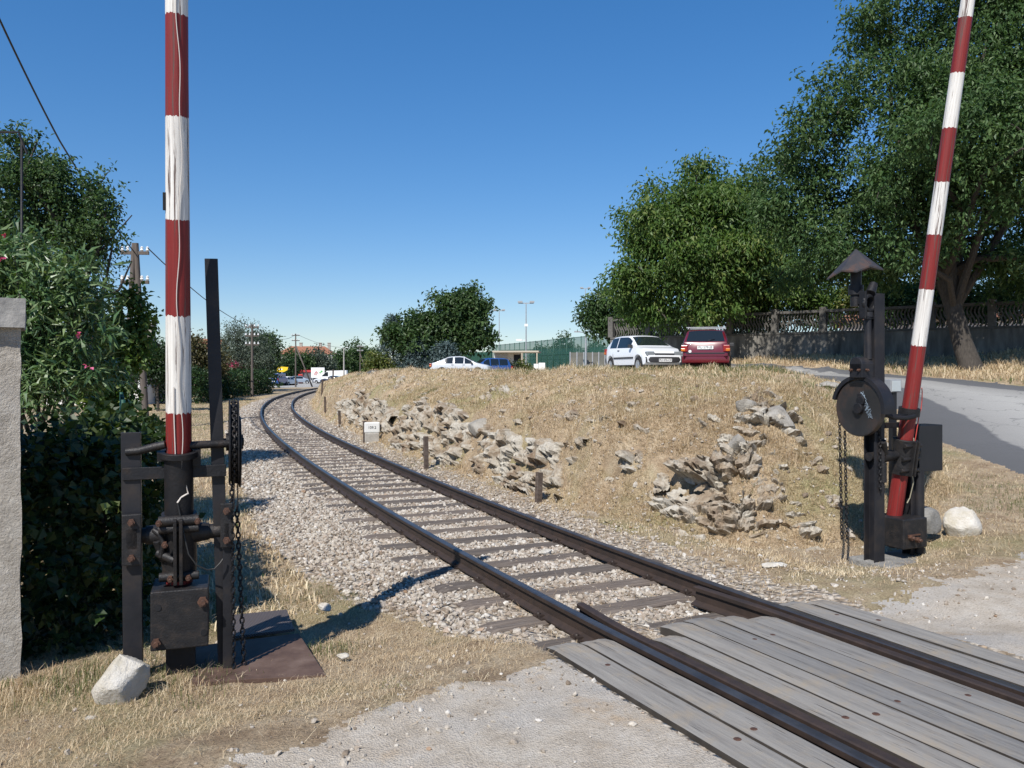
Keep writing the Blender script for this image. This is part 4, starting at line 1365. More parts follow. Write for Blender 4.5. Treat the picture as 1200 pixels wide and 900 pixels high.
# ------------------------------------------------------------------ stone gate pillar at the left edge
gp = empty('gate_pillar', (-3.56, 5.36, -.17), R(32), 'rough rendered stone gate pillar with overhanging cap at the left edge', 'gate pillar')
def rough_box(x0, x1, y0, y1, z0, z1, seed, amp=.018, n=26):
    mb = MB()
    def face(o, a, b, na_, nb):
        vs = []
        for i in range(na_ + 1):
            for j in range(nb + 1):
                vs.append(Vector(o) + Vector(a) * i / na_ + Vector(b) * j / nb)
        fs = [(i * (nb + 1) + j, (i + 1) * (nb + 1) + j, (i + 1) * (nb + 1) + j + 1, i * (nb + 1) + j + 1) for i in range(na_) for j in range(nb)]
        mb.add(vs, fs, True)
    X_, Y_, Z_ = x1 - x0, y1 - y0, z1 - z0
    k = lambda L: max(3, int(L * n))
    face((x0, y0, z0), (X_, 0, 0), (0, 0, Z_), k(X_), k(Z_)); face((x0, y1, z0), (X_, 0, 0), (0, 0, Z_), k(X_), k(Z_))
    face((x0, y0, z0), (0, Y_, 0), (0, 0, Z_), k(Y_), k(Z_)); face((x1, y0, z0), (0, Y_, 0), (0, 0, Z_), k(Y_), k(Z_))
    face((x0, y0, z1), (X_, 0, 0), (0, Y_, 0), k(X_), k(Y_)); face((x0, y0, z0), (X_, 0, 0), (0, Y_, 0), k(X_), k(Y_))
    c = Vector(((x0 + x1) / 2, (y0 + y1) / 2, 0))
    out = []
    for v_ in mb.v:
        v_ = Vector(v_); d = Vector((v_.x - c.x, v_.y - c.y, 0)); d.normalize()
        f = amp * 2 * float(fbm(np.array((v_.x + v_.y * .7) * 5), np.array(v_.z * 5 + v_.y), seed, 5))
        out.append(tuple(v_ + d * f + Vector((0, 0, f * .4 if v_.z > z0 + .01 else 0))))
    mb.v = out
    return mb
rough_box(-.22, .265, -.2, .2, -.15, 2.28, 3, .02).build('shaft', MAT['pillarstone'], gp)
rough_box(-.28, .29, -.26, .26, 2.28, 2.47, 6, .028).build('cap', mat('cap_stone', (.16, .15, .14), (.28, .27, .25), (.38, .36, .33), scale=7, rough=.95, bmp=.7, bscale=30), gp)

# ------------------------------------------------------------------ dry and green grass
def grass(name, P, length, width, lean, mat_, rndv):
    n = len(P)
    az = rng.uniform(0, 2 * np.pi, n)
    ln = np.clip(lean + rng.normal(0, .25, n), 0.05, 1.53)
    dx, dy = np.cos(az), np.sin(az)
    tip = P + np.stack([dx * np.sin(ln), dy * np.sin(ln), np.cos(ln)], 1) * length[:, None]
    l2 = np.clip(ln - .35, 0, 1.5)
    mid = P + np.stack([dx * np.sin(l2), dy * np.sin(l2), np.cos(l2)], 1) * (length * .55)[:, None]
    w = np.stack([-dy, dx, np.zeros(n)], 1) * width[:, None]
    base = P - np.array([0, 0, .01])
    V = np.stack([base - w, base + w, mid + w * .7, mid - w * .7, tip - w * .12, tip + w * .12], 1)
    Fc = np.array([[0, 1, 2, 3], [3, 2, 5, 4]])[None] + (np.arange(n) * 6)[:, None, None]
    me = npmesh(name, V.reshape(-1, 3), Fc.reshape(-1, 4), rnd=np.repeat(rndv, 2))
    return tag(link(name, me, mat_), kind='stuff')


MAT['straw'] = leaf_mat('straw', [(0.25, 0.16, 0.095), (0.43, 0.32, 0.20), (0.57, 0.46, 0.31), (0.70, 0.61, 0.45)], .15, .8, .15)
MAT['greengrass'] = leaf_mat('green_grass', [(0.07, 0.085, 0.03), (0.10, 0.13, 0.045), (0.20, 0.19, 0.085)], .25, .7, .2)


def rockmask(P):
    px, py = proj(P[:, 0], P[:, 1], P[:, 2])
    m_ = np.zeros(len(P))
    for L in OUTC: m_ = np.maximum(m_, ell(px, py, L))
    m_ = np.maximum(m_, ell(px, py, RECESS))
    return m_


D, G = [], []          # (P, len, wid, lean)
def scatter(X, Y, l0, l1, w, lean, green=.0, gs=.6, seed=90, gth=.12):
    Z = zt(X, Y); P = np.stack([X, Y, Z], 1)
    g = (fbm(X * gs, Y * gs, seed) + .35 * fbm(X * 5, Y * 5, seed + 3)) > gth - green * .3
    g &= rng.random(len(X)) < .75
    L = rng.uniform(l0, l1, len(X)) * (1 + .6 * fbm(X * 1.3, Y * 1.3, 97))
    Wd = w * rng.uniform(.6, 1.4, len(X))
    D.append((P[~g], L[~g], Wd[~g], np.full((~g).sum(), lean)))
    G.append((P[g], L[g] * .8, Wd[g], np.full(g.sum(), lean * .6)))


# near left verge
n = 150000
Y = rng.uniform(3.2, 9.5, n); X = rng.uniform(-4.4, 1.2, n)
dgr = np.where(inpoly(GRAVEL, X, Y), -1, pdist(GRAVEL, X, Y))
lim = -np.interp(Y, [5.2, 6.1, 7.1, 8.5, 10], [1.0, 1.5, 1.95, 2.3, 2.4])
u_ = uu(X, Y)
k = (X > -.66 * Y - .3) & (dgr > .0) & (u_ < lim + .35 * fbm(X * 3, Y * 3, 8) + .15) & (rng.random(n) < np.clip(.15 + dgr * 1.3 + 2.2 * fbm(X * 1.7, Y * 1.7, 66), .04, 1))
plate = inpoly([pl(220, 803)[:2], pl(386, 793)[:2], pl(350, 738)[:2], pl(340, 712)[:2], pl(255, 720)[:2], pl(222, 755)[:2]], X, Y)
k &= ~plate
h_ = rng.random(k.sum()) < .45; scatter(X[k][h_], Y[k][h_], .015, .05, .0012, 1.25, .3, .8, 90); scatter(X[k][~h_], Y[k][~h_], .03, .11, .0012, 1.75, -.2, .8, 90)
# long pale straws lying flat, and sparse grass between the sleepers next to the deck
n = 5200
Y = rng.uniform(3.4, 8.8, n); X = rng.uniform(-4.2, 1.2, n); u2 = uu(X, Y)
k2 = (u2 < -1.6) & (u2 > -6) & (X > -.66 * Y - .3) & (~inpoly(GRAVEL, X, Y) | (pdist(GRAVEL, X, Y) < .3)) & (rng.random(n) < .3 + 1.2 * fbm(X * 1.5, Y * 1.5, 12))
scatter(X[k2], Y[k2], .06, .18, .0013, 1.75, -2, .8, 90)
X, Y, U = strip(3600, 5.6, 8.2, -1.0, 1.0); k2 = (np.abs(np.abs(U) - .75) > .05) & (rng.random(3600) < np.interp(Y, [5.8, 8.2], [.9, .15])); scatter(X[k2], Y[k2], .03, .10, .0013, 1.3, -.3, .8, 90)
X, Y = rng.uniform(-4.4, 1.2, 10), rng.uniform(3.2, 9.5, 10)
# tufts around the white block, pillar foot and posts
tx = []
for cx_, cy_, r_, nn in ((-2.62, 5.3, .4, 900), (-3.0, 5.15, .35, 700), (-2.1, 5.2, .35, 700), (-3.25, 4.95, .35, 500), (-1.35, 6.0, .25, 350)):
    q = rng.normal(0, r_ / 2, (nn, 2)); tx.append(q + [cx_, cy_])
tx = np.concatenate(tx); scatter(tx[:, 0], tx[:, 1], .03, .12, .002, .8, 1.2, .8, 91)
# between the track and the bank, sparse
X, Y, U = strip(30000, 6.6, 24, 1.3, 2.6); k = ~inpoly(GRAVEL, X, Y) & (rng.random(len(X)) < np.interp(U, [1.4, 2.2], [.35, .9]))
scatter(X[k], Y[k], .03, .09, .003, 1.15, -.4)
# the bank
for n, (y0, y1), (l0, l1), w in ((150000, (8.8, 14), (.05, .13), .0034), (90000, (14, 24), (.06, .15), .005), (60000, (24, 70), (.08, .2), .011)):
    t = rng.random(n)
    Y = y0 + (y1 - y0) * t; X = xc(Y) + rng.uniform(1.6, 7.6 if y0 < 14 else 6.8, n)
    k = inpoly(MOUND, X, Y)
    X, Y = X[k], Y[k]
    P = np.stack([X, Y, zt(X, Y)], 1)
    k = rockmask(P) < rng.uniform(.25, .75, len(P))
    k &= rng.random(len(P)) < np.clip(.72 + 1.1 * fbm(X * 1.1, Y * 1.1, 44), .15, 1)
    scatter(X[k], Y[k], l0, l1, w * .7, 1.3, -.15, .5, 93, .20)
# taller dry tufts and stalks here and there on the bank
n = 420
Yc = 9 + 22 * rng.random(n) ** 1.3; Xc = xc(Yc) + rng.uniform(1.9, 7.4, n); k = inpoly(MOUND, Xc, Yc)
Xc, Yc = Xc[k], Yc[k]; m_ = 26
X = (Xc[:, None] + rng.normal(0, .06, (len(Xc), m_))).ravel(); Y = (Yc[:, None] + rng.normal(0, .06, (len(Xc), m_))).ravel()
P = np.stack([X, Y, zt(X, Y)], 1); k = rockmask(P) < .5
scatter(X[k], Y[k], .10, .30, .0028, .75, -.3, .5, 94, .3)
# crest and car park edge
n = 26000
Y = rng.uniform(12, 27, n); X = rng.uniform(-3, 9, n); k = inpoly(MOUND, X, Y) & (X > xc(Y) + 6) & ~inpoly(ASPH, X, Y)
scatter(X[k], Y[k], .07, .2, .007, .8, .35, .4, 95)
n = 9000
Y = rng.uniform(24.5, 27.4, n); X = rng.uniform(1.5, 9, n); scatter(X, Y, .08, .3, .01, .6, .5, .4, 96)
# right verge between the dirt road and the asphalt
n = 60000
Y = rng.uniform(6.8, 16, n); X = rng.uniform(2.2, 9, n)
da = np.where(inpoly(ASPH, X, Y), -1, pdist(ASPH, X, Y)); dgr = np.where(inpoly(GRAVEL, X, Y), -1, pdist(GRAVEL, X, Y))
k = (da > .05) & (dgr > .0) & (uu(X, Y) > 2.2) & (rng.random(n) < np.clip(.15 + np.minimum(da, dgr) * 1.2, 0, .9))
scatter(X[k], Y[k], .03, .11, .0022, 1.35, -.1, .7, 98, .24)
# bank under the trees on the right
n = 45000
Y = rng.uniform(15, 36, n); X = rng.uniform(9, 26, n); k = ~inpoly(ASPH, X, Y) & (pdist(ASPH, X, Y) > .15) & (X < .72 * Y + 1)
scatter(X[k], Y[k], .08, .28, .010, .8, -.1, .3, 99)
# far left verge
X, Y, U = strip(60000, 8, 70, -8.5, -2.2, 1); k = U < -np.interp(Y, [8.5, 10, 14, 20, 30], [2.2, 2.3, 2.2, 2.05, 2.0]) + .3 * fbm(X * 2, Y * 2, 8); X, Y = X[k], Y[k]; scatter(X, Y, .04, .14, .006, .9, .3, .3, 101)
for nm, A, mt in (('dry_grass', D, MAT['straw']), ('green_grass', G, MAT['greengrass'])):
    P = np.concatenate([a[0] for a in A]); L = np.concatenate([a[1] for a in A]); Wd = np.concatenate([a[2] for a in A]); ln = np.concatenate([a[3] for a in A])
    r_ = np.clip(rng.random(len(P)) * .75 + .5 * (fbm(P[:, 0] * .9, P[:, 1] * .9, 71) + .25), 0, 1)
    grass(nm, P, L, Wd, ln, mt, r_)

# ------------------------------------------------------------------ foliage
def crown_points(lobes, n, clump, shell=.55, seed=1, spread=1.0, rough=.35):
    """points and outward directions of leaf clumps spread through uneven lobes"""
    r = np.random.default_rng(seed)
    vol = np.array([l[3] * l[4] * l[5] for l in lobes]) ** .8; vol /= vol.sum()
    nc = max(6, int(n / clump))
    k = r.choice(len(lobes), nc, p=vol)
    L = np.array([l[:6] for l in lobes])[k]
    d = r.normal(size=(nc, 3)); d /= np.linalg.norm(d, axis=1)[:, None]
    rad = shell + (1 - shell) * r.random(nc) ** .7
    inner = r.random(nc) < .22
    rad = np.where(inner, r.random(nc) ** .5 * shell, rad)
    rad *= 1 + rough * 2 * fbm(d[:, 0] * 2.3 + k * 3.7, d[:, 1] * 2.3 + d[:, 2] * 1.9, seed + 2, 3)
    C = L[:, :3] + d * rad[:, None] * L[:, 3:6]
    return C, d, L


def leaves(C, d, per, size, asp, csig, seed, droop=.25, curl=.18, up=.6):
    r = np.random.default_rng(seed)
    nc = len(C); n = nc * per
    # each clump is a short twig: leaves strung along it
    tw = d * .9 + r.normal(0, .55, (nc, 3)) + np.array([0, 0, -.05]); tw /= np.linalg.norm(tw, axis=1)[:, None]
    t = r.uniform(-.6, 1.1, (nc, per))
    P = C[:, None] + tw[:, None] * (t * csig)[..., None] + r.normal(0, csig * .42, (nc, per, 3))
    ax = tw[:, None] * .5 + r.normal(0, .6, (nc, per, 3)) + np.array([0, 0, -droop])
    ax /= np.linalg.norm(ax, axis=2)[..., None]
    nn = d[:, None] * .35 + np.array([0, 0, up]) + r.normal(0, .45, (nc, per, 3))
    sd_ = np.cross(nn, ax); sd_ /= (np.linalg.norm(sd_, axis=2)[..., None] + 1e-9)
    nn = np.cross(ax, sd_)
    s = size * r.uniform(.65, 1.25, (nc, per, 1))
    P = P.reshape(-1, 3); ax = ax.reshape(-1, 3); sd_ = sd_.reshape(-1, 3); nn = nn.reshape(-1, 3); s = s.reshape(-1, 1)
    w = s * asp * .5
    V = np.stack([P, P + ax * s * .45 + sd_ * w + nn * s * curl, P + ax * s, P + ax * s * .45 - sd_ * w + nn * s * curl], 1)
    Fc = np.arange(n * 4).reshape(n, 4)
    rv = np.clip(np.repeat(r.normal(.5, .16, nc), per) + r.normal(0, .16, n), 0, 1)
    return V.reshape(-1, 3), Fc, rv


LEAF = {
    'dark': leaf_mat('leaf_dark', [(0.019, 0.043, 0.016), (0.036, 0.074, 0.024), (0.060, 0.106, 0.034), (0.102, 0.150, 0.054)], .28),
    'ash': leaf_mat('leaf_ash', [(0.027, 0.058, 0.020), (0.048, 0.096, 0.033), (0.078, 0.135, 0.047), (0.125, 0.18, 0.075)], .28, .5, .25),
    'walnut': leaf_mat('leaf_walnut', [(0.034, 0.072, 0.018), (0.060, 0.117, 0.026), (0.098, 0.163, 0.036), (0.182, 0.215, 0.065)], .32),
    'plum': leaf_mat('leaf_plum', [(0.023, 0.049, 0.021), (0.042, 0.086, 0.031), (0.072, 0.127, 0.044), (0.117, 0.169, 0.065)], .28),
    'oleander': leaf_mat('leaf_oleander', [(0.036, 0.080, 0.029), (0.065, 0.128, 0.043), (0.123, 0.189, 0.072), (0.232, 0.290, 0.138)], .2, .4, .5),
    'ivy': leaf_mat('leaf_ivy', [(0.010, 0.022, 0.008), (0.019, 0.040, 0.013), (0.032, 0.060, 0.016), (0.088, 0.104, 0.028)], .25, .45, .4),
    'yellowish': leaf_mat('leaf_yellowish', [(0.05, 0.075, 0.016), (0.08, 0.11, 0.025), (0.13, 0.15, 0.035), (0.24, 0.2, 0.08)], .3),
    'grey': leaf_mat('leaf_grey', [(0.05, 0.07, 0.05), (0.08, 0.105, 0.078), (0.115, 0.14, 0.105)], .2, .6, .3),
    'spruce': leaf_mat('leaf_spruce', [(0.035, 0.06, 0.055), (0.06, 0.092, 0.09), (0.11, 0.15, 0.15)], .1, .6, .3),
    'brownish': leaf_mat('leaf_brownish', [(0.05, 0.05, 0.02), (0.08, 0.07, 0.03), (0.10, 0.10, 0.035)], .2),
    'hedge': leaf_mat('leaf_hedge', [(0.010, 0.026, 0.009), (0.020, 0.048, 0.014), (0.042, 0.085, 0.022)], .2),
    'pink': leaf_mat('petal_pink', [(0.45, 0.05, 0.12), (0.55, 0.08, 0.2), (0.6, 0.15, 0.3)], .3),
}


def tree(name, base, lobes, n, size, asp, leafkey, label, cat='tree', trunk_r=.2, clump=14, csig=None, group=None, seed=1, shell=.55, droop=.3, limbs=10, twigs=40, rough=.35, fork=.35, up=.6, sub=0):
    """lobes in world coordinates; sub breaks each lobe into smaller ones with gaps between"""
    big = lobes
    if sub:
        rs = np.random.default_rng(seed + 77); out = []
        for l in lobes:
            out.append(tuple(l[:3]) + tuple(np.array(l[3:6]) * .62))
            for q in range(sub):
                d_ = rs.normal(size=3); d_ /= np.linalg.norm(d_); k_ = rs.uniform(.32, .58)
                out.append(tuple(np.array(l[:3]) + d_ * np.array(l[3:6]) * rs.uniform(.5, .85)) + tuple(np.array(l[3:6]) * k_ * np.array([1.15, 1.15, .8])))
        lobes = out
    b = Vector(base)
    root = empty(name, b, 0, label, cat, group)
    bl = [tuple(np.array(l[:3]) - np.array(b)) + tuple(l[3:]) for l in lobes]
    C, d, L = crown_points(bl, n, clump, shell, seed, rough=rough)
    bl = [tuple(np.array(l[:3]) - np.array(b)) + tuple(l[3:]) for l in big]
    V, Fc, rv = leaves(C, d, clump, size, asp, csig or size * 1.6, seed + 1, droop, up=up)
    if trunk_r:
        r = np.random.default_rng(seed + 5)
        mb = MB()
        cen = np.mean([l[:3] for l in bl], axis=0)
        top = Vector((cen[0] * .45, cen[1] * .45, max(cen[2] * fork * 1.4, .5)))
        pts = [Vector((0, 0, -.2)), Vector((0, 0, .05))] + [Vector((top.x * q ** 1.3 + r.normal(0, trunk_r * .25), top.y * q ** 1.3 + r.normal(0, trunk_r * .25), top.z * q)) for q in (.3, .65, 1)]
        mb.tube(pts, [trunk_r * 1.5, trunk_r * 1.12, trunk_r * .95, trunk_r * .85, trunk_r * .8], 12)
        starts = [pts[-1], pts[-2], pts[-1]]
        ls = sorted(bl, key=lambda l: -l[3])
        for q in range(limbs):
            l = ls[q % len(ls)]
            e = Vector(l[:3]) + Vector(r.normal(0, .25, 3)) * l[3]
            s = starts[q % 3]
            m1 = s.lerp(e, .35) + Vector((0, 0, .10 * (e - s).length)) + Vector(r.normal(0, .05, 3)) * (e - s).length
            m2 = s.lerp(e, .7) + Vector((0, 0, .08 * (e - s).length)) + Vector(r.normal(0, .05, 3)) * (e - s).length
            rr_ = trunk_r * r.uniform(.35, .6)
            mb.tube([s, m1, m2, e], [rr_, rr_ * .8, rr_ * .5, rr_ * .25], 7)
            starts.append(m2)
        for q in range(twigs):
            i = r.integers(0, len(C)); e = Vector(C[i]) + Vector(d[i]) * (csig or size) * .8
            l = Vector(L[i][:3]); s = l.lerp(e, .1) + Vector(r.normal(0, .1, 3)) * L[i][3]
            m1 = s.lerp(e, .5) + Vector((0, 0, .05)) + Vector(r.normal(0, .06, 3)) * (e - s).length
            rr_ = trunk_r * r.uniform(.06, .14)
            mb.tube([s, m1, e], [rr_, rr_ * .7, rr_ * .3], 5)
        mb.build('trunk', MAT['bark'], root)
    link('crown', npmesh('crown', V, Fc, rnd=rv), LEAF[leafkey], root)
    return root


def lob(d, *L):
    """(px, py, r_px[, squash_y, depth_offset, depth_r]) circles of the crown at distance d -> ellipsoids"""
    out = []
    for l in L:
        px, py, r = l[:3]
        sq = l[3] if len(l) > 3 else 1.0
        dd = d + (l[4] if len(l) > 4 else 0)
        c = at(px, py, dd); q = r * dd / F
        out.append((c.x, c.y, c.z, q, q * (l[5] if len(l) > 5 else 1.0), q * sq))
    return out


def foot(px, d, z=None):
    x = (px - 600) * d / F
    return (x, d, zt1(x, d) if z is None else z)


# ---- right: big ash-like tree, walnut over the wall, smaller ones
tree('leafy_tree', foot(1138, 27.5), lob(28.5, (1120, 70, 92, 1, 0), (1030, 110, 62, 1, -1), (1030, 40, 40, 1, 1), (975, 165, 48, 1, 0), (935, 165, 26, .8, 0), (1000, 250, 68, .9, 1), (925, 250, 42, 1, 1.5), (1090, 220, 80, .9, 0),
     (1190, 150, 90, 1, 0), (1150, 290, 55, .6, 1.0), (1230, 260, 80, .8, 1), (1010, 310, 44, .6, 1.5), (1140, -50, 110, .9, 0), (1260, 20, 110, 1, 0), (1060, 300, 50, .6, 2), (960, 105, 26, 1, 0), (1010, 15, 26, 1, 0), (1190, 305, 50, .5, -1),
     (1090, 285, 60, .5, -2), (1150, 210, 90, .8, -2), (1040, 200, 60, .9, -2), (985, 290, 46, .6, 0), (1230, 300, 60, .5, -2), (1110, 130, 80, .9, -2), (1165, 175, 80, .9, -4), (1090, 150, 60, .9, -4), (1240, 160, 80, .9, -4), (965, 318, 36, .7, 3), (915, 325, 28, .7, 4), (1035, 325, 34, .6, 3), (1110, 322, 34, .6, 3), (1185, 325, 40, .6, 2), (915, 188, 34, .9, 2), (945, 215, 44, .9, 1), (890, 212, 28, .8, 3), (930, 255, 48, .9, 1), (960, 285, 40, .8, 0)),
     135000, .19, .44, 'ash', 'huge dark bluish green tree towering over the wall at the right edge', trunk_r=.33, clump=16, csig=.34, seed=11, shell=.45, limbs=18, twigs=120, fork=.33, droop=.6, sub=9, rough=.45)
tree('walnut_tree', foot(835, 41), lob(38.5, (805, 245, 56, .85, 0), (850, 235, 46, .8, 1), (765, 275, 40, .9, -1), (880, 250, 46, .9, 1), (790, 300, 52, .9, -1.5), (745, 325, 30, 1, -1), (850, 300, 58, .9, -1), (905, 300, 44, 1, 0), (770, 355, 36, .8, -1),
     (830, 352, 46, .8, -1.5), (890, 345, 40, .7, 0), (925, 330, 30, .8, 1), (820, 200, 22, .7, 0), (745, 285, 20, 1, -1), (735, 365, 16, .9, 0)),
     66000, .24, .42, 'walnut', 'wide bright green walnut tree hanging over the balustrade behind the parked cars', trunk_r=.3, clump=18, csig=.5, seed=23, shell=.4, limbs=14, twigs=90, droop=.8, rough=.5, sub=9)
tree('small_tree', foot(716, 47), lob(47, (712, 362, 24, .9), (695, 358, 15, .7), (728, 378, 24, 1), (705, 382, 18, .8), (690, 372, 12, .6), (740, 350, 18, 1), (742, 385, 20, 1)),
     9000, .24, .5, 'dark', 'small dark green tree at the left end of the wall behind the white hatchback', trunk_r=.14, clump=10, csig=.34, seed=31, limbs=7, twigs=26, rough=.5)
# greenery inside the garden behind the balustrade
for i, (px, py, r_, d, key, lab) in enumerate(((960, 352, 26, 40, 'walnut', 'mid green shrub behind the balustrade under the walnut'), (1030, 340, 26, 38, 'yellowish', 'yellowish green shrub behind the balustrade beside the iron hood'),
                                               (1085, 345, 22, 37, 'dark', 'dark green shrub behind the balustrade left of the big trunk'), (890, 372, 24, 43, 'dark', 'dark green shrub behind the balustrade right of the red car'),
                                               (795, 378, 22, 46, 'dark', 'dark shrub behind the wall above the white hatchback'),
                                               (1125, 352, 24, 36, 'dark', 'dark shrub behind the balustrade seen on both sides of the big trunk'), (1180, 348, 28, 36, 'dark', 'dark shrub behind the balustrade at the right edge of the picture'), (1060, 355, 20, 36.5, 'ash', 'bluish green shrub behind the balustrade by the leaning pole'))):
    tree('garden_shrub', foot(px, d), lob(d, (px, py, r_, .9), (px - 22, py + 8, r_ * .8, .9), (px + 20, py + 6, r_ * .8, .9)), 3800, .2, .5, key, lab, 'shrub', trunk_r=.06, clump=10, csig=.3, seed=40 + i, limbs=3, twigs=8)
# ---- middle distance
tree('round_tree', foot(527, 73), lob(73, (548, 362, 26, .9), (520, 366, 24, .9), (490, 380, 24, .9), (470, 392, 18, .9), (560, 380, 18, .9), (540, 392, 28, .8), (505, 398, 30, .7), (566, 358, 13, 1), (548, 345, 14, .8), (565, 398, 14, .7), (520, 412, 20, .7), (482, 405, 20, .8)),
     22000, .38, .55, 'dark', 'broad dark green tree rising behind the silver and blue cars', trunk_r=.3, clump=12, csig=.55, seed=51, shell=.6, limbs=10, twigs=30, rough=.5, sub=7)


def spruce(px, d, base_y, top_y, halfw, label, seed, n=9000):
    b = at(px, base_y, d); h = (base_y - top_y) * d / F; w = halfw * d / F
    root = empty('blue_spruce', b, 0, label, 'tree')
    r = np.random.default_rng(seed)
    nc = n // 12
    t = r.random(nc) ** 1.3; a = r.uniform(0, 2 * np.pi, nc)
    lay = (1 - ((t * 11) % 1) * .35)
    rad = w * (1 - t) ** .8 * lay * (.55 + .45 * r.random(nc)) + .1
    C = np.stack([np.cos(a) * rad, np.sin(a) * rad, t * h - .12 * rad], 1); dd = np.stack([np.cos(a), np.sin(a), np.full(nc, .1)], 1)
    V, Fc, rv = leaves(C, dd, 12, .34, .3, .42, seed, .1)
    MB().cyl((0, 0, -.3), (0, 0, h * .95), .16, .03, 8).build('trunk', MAT['bark'], root)
    link('crown', npmesh('crown', V, Fc, rnd=rv), LEAF['spruce'], root)


spruce(461, 84, 444, 372, 30, 'pale blue green spruce left of the broad dark tree', 61)
spruce(490, 72, 444, 398, 24, 'blue green spruce between the pale one and the silver car', 64, 6000)
spruce(522, 67, 442, 404, 26, 'low bluish conifer beneath the broad dark tree behind the silver car', 62, 6000)
tree('yellow_green_bush', foot(444, 82), lob(82, (444, 428, 15, 1), (436, 434, 10, .8), (452, 434, 10, .8)), 2600, .3, .6, 'yellowish', 'yellowish green bush at the foot of the blue spruce', 'bush', trunk_r=.08, clump=9, csig=.4, seed=63, limbs=3, twigs=6)
# ---- left distance
tree('olive_grey_tree', foot(285, 88), lob(88, (285, 402, 24, 1.1), (268, 412, 16, 1.2), (305, 415, 18, 1.1), (275, 392, 12, 1), (290, 425, 24, .8)), 11000, .3, .3, 'grey', 'loose grey green tree behind the hedge and the wooden pole', trunk_r=.22, clump=12, csig=.6, seed=71)
tree('dark_tree', foot(313, 96), lob(96, (314, 408, 14, 1.3), (310, 425, 16, 1), (300, 400, 10, 1.1)), 6500, .34, .5, 'dark', 'dark green tree just right of the grey green tree', trunk_r=.2, clump=12, csig=.5, seed=72)
tree('garden_bush', foot(185, 44), lob(44, (186, 412, 16, 1), (172, 420, 20, 1), (200, 424, 16, .9), (180, 432, 22, .8)), 5000, .2, .5, 'hedge', 'dark bush hiding the walls of the tiled house left of the pole', 'bush', trunk_r=.08, clump=10, csig=.3, seed=75, limbs=4, twigs=10)
tree('brownish_tree', foot(235, 60), lob(60, (228, 415, 18, 1), (245, 420, 16, .9), (212, 410, 16, 1), (255, 428, 12, .8)), 6500, .26, .5, 'brownish', 'brownish olive tree between the barrier pole and the dark tall post', trunk_r=.15, clump=12, csig=.5, seed=73)
for i, (px, py, r_, d, key, lab) in enumerate(((340, 423, 11, 170, 'dark', 'dark green tree in front of the left end of the tiled building'), (374, 424, 14, 175, 'grey', 'silvery grey tree in front of the tiled building'),
                                               (357, 427, 8, 172, 'dark', 'small dark tree left of the silvery tree before the tiled building'),
                                               (415, 417, 15, 185, 'dark', 'dark tree right of the tiled building behind the white truck'), (432, 420, 14, 190, 'dark', 'dark tree at the far end left of the blue spruce'),
                                               (398, 425, 11, 182, 'dark', 'low dark tree above the white truck'), (340, 432, 7, 165, 'hedge', 'rounded green bush beside the yellow sign'),
                                               (1080, 330, 60, 70, 'dark', 'distant dark tree seen under the big tree at right'), (970, 345, 40, 70, 'dark', 'distant dark tree seen under the walnut tree'))):
    tree('distant_tree', foot(px, d), lob(d, (px, py, r_, 1.1), (px - r_ * .6, py + r_ * .5, r_ * .7, 1), (px + r_ * .6, py + r_ * .5, r_ * .75, 1), (px, py + r_ * 1.0, r_ * .8, .9)), 4200, d * .0034, .5, key, lab, trunk_r=.2, clump=10, csig=d * .005, seed=80 + i, limbs=4, twigs=6)


def hedge(name, line, w, h, n, size, key, label, seed, top_noise=.2, cat='hedge', asp=.55):
    r = np.random.default_rng(seed)
    B = np.array(line); seg = np.hypot(*np.diff(B, axis=0).T); S = np.concatenate([[0], np.cumsum(seg)])
    nc = n // 10
    s = r.uniform(0, S[-1], nc); x = np.interp(s, S, B[:, 0]); y = np.interp(s, S, B[:, 1])
    tx_ = np.gradient(B[:, 0]); ty_ = np.gradient(B[:, 1]); q = np.hypot(tx_, ty_)
    nx = np.interp(s, S, ty_ / q); ny = np.interp(s, S, -tx_ / q)
    f = r.integers(0, 3, nc)
    off = np.where(f == 0, w / 2, np.where(f == 1, r.uniform(-w / 2, w / 2, nc), -w / 2)) + r.normal(0, .12, nc)
    hh = h * (1 + top_noise * 2 * fbm(s * .7, s * 0 + seed, seed))
    z = np.where(f == 1, hh, r.uniform(0, 1, nc) * hh) + r.normal(0, .1, nc)
    b0 = Vector((B[:, 0].mean(), B[:, 1].mean(), zt1(*B[len(B) // 2])))
    C = np.stack([x + nx * off - b0.x, y + ny * off - b0.y, z], 1)
    d = np.stack([nx * np.sign(off), ny * np.sign(off), np.where(f == 1, 1.0, .2)], 1)
    V, Fc, rv = leaves(C, d, 10, size, asp, size * 1.3, seed)
    root = empty(name, b0, 0, label, cat)
    link('foliage', npmesh('foliage', V, Fc, rnd=rv), LEAF[key], root)
    for q in np.linspace(0, S[-1], max(3, int(S[-1] / 1.2))):
        xx, yy = np.interp(q, S, B[:, 0]) - b0.x, np.interp(q, S, B[:, 1]) - b0.y
        for k in range(1): MB().tube([(xx, yy, -.1), (xx + r.normal(0, .15), yy + r.normal(0, .15), h * .5), (xx + r.normal(0, .3), yy + r.normal(0, .3), h * .9)], [.03, .02, .008], 5).build('stem', MAT['bark'], root)
    return root


hedge('clipped_hedge', [(-22.4, 54), (-23.6, 62), (-25.0, 72), (-25.7, 82)], 2.4, 1.9, 16000, .26, 'hedge', 'long dark green hedge along the left side of the far track', 91, .12)
hedge('flowering_bush', [(-29.4, 86), (-31.6, 87)], 2, 2.7, 1200, .22, 'pink', 'pink flowering bush beyond the dark hedge', 92, .3, 'bush')
hedge('field_hedge', [(-60, 120), (-45, 112), (-32, 108)], 3, 2.2, 5000, .5, 'dark', 'rough green hedge on the far left behind the barrier', 93, .4)

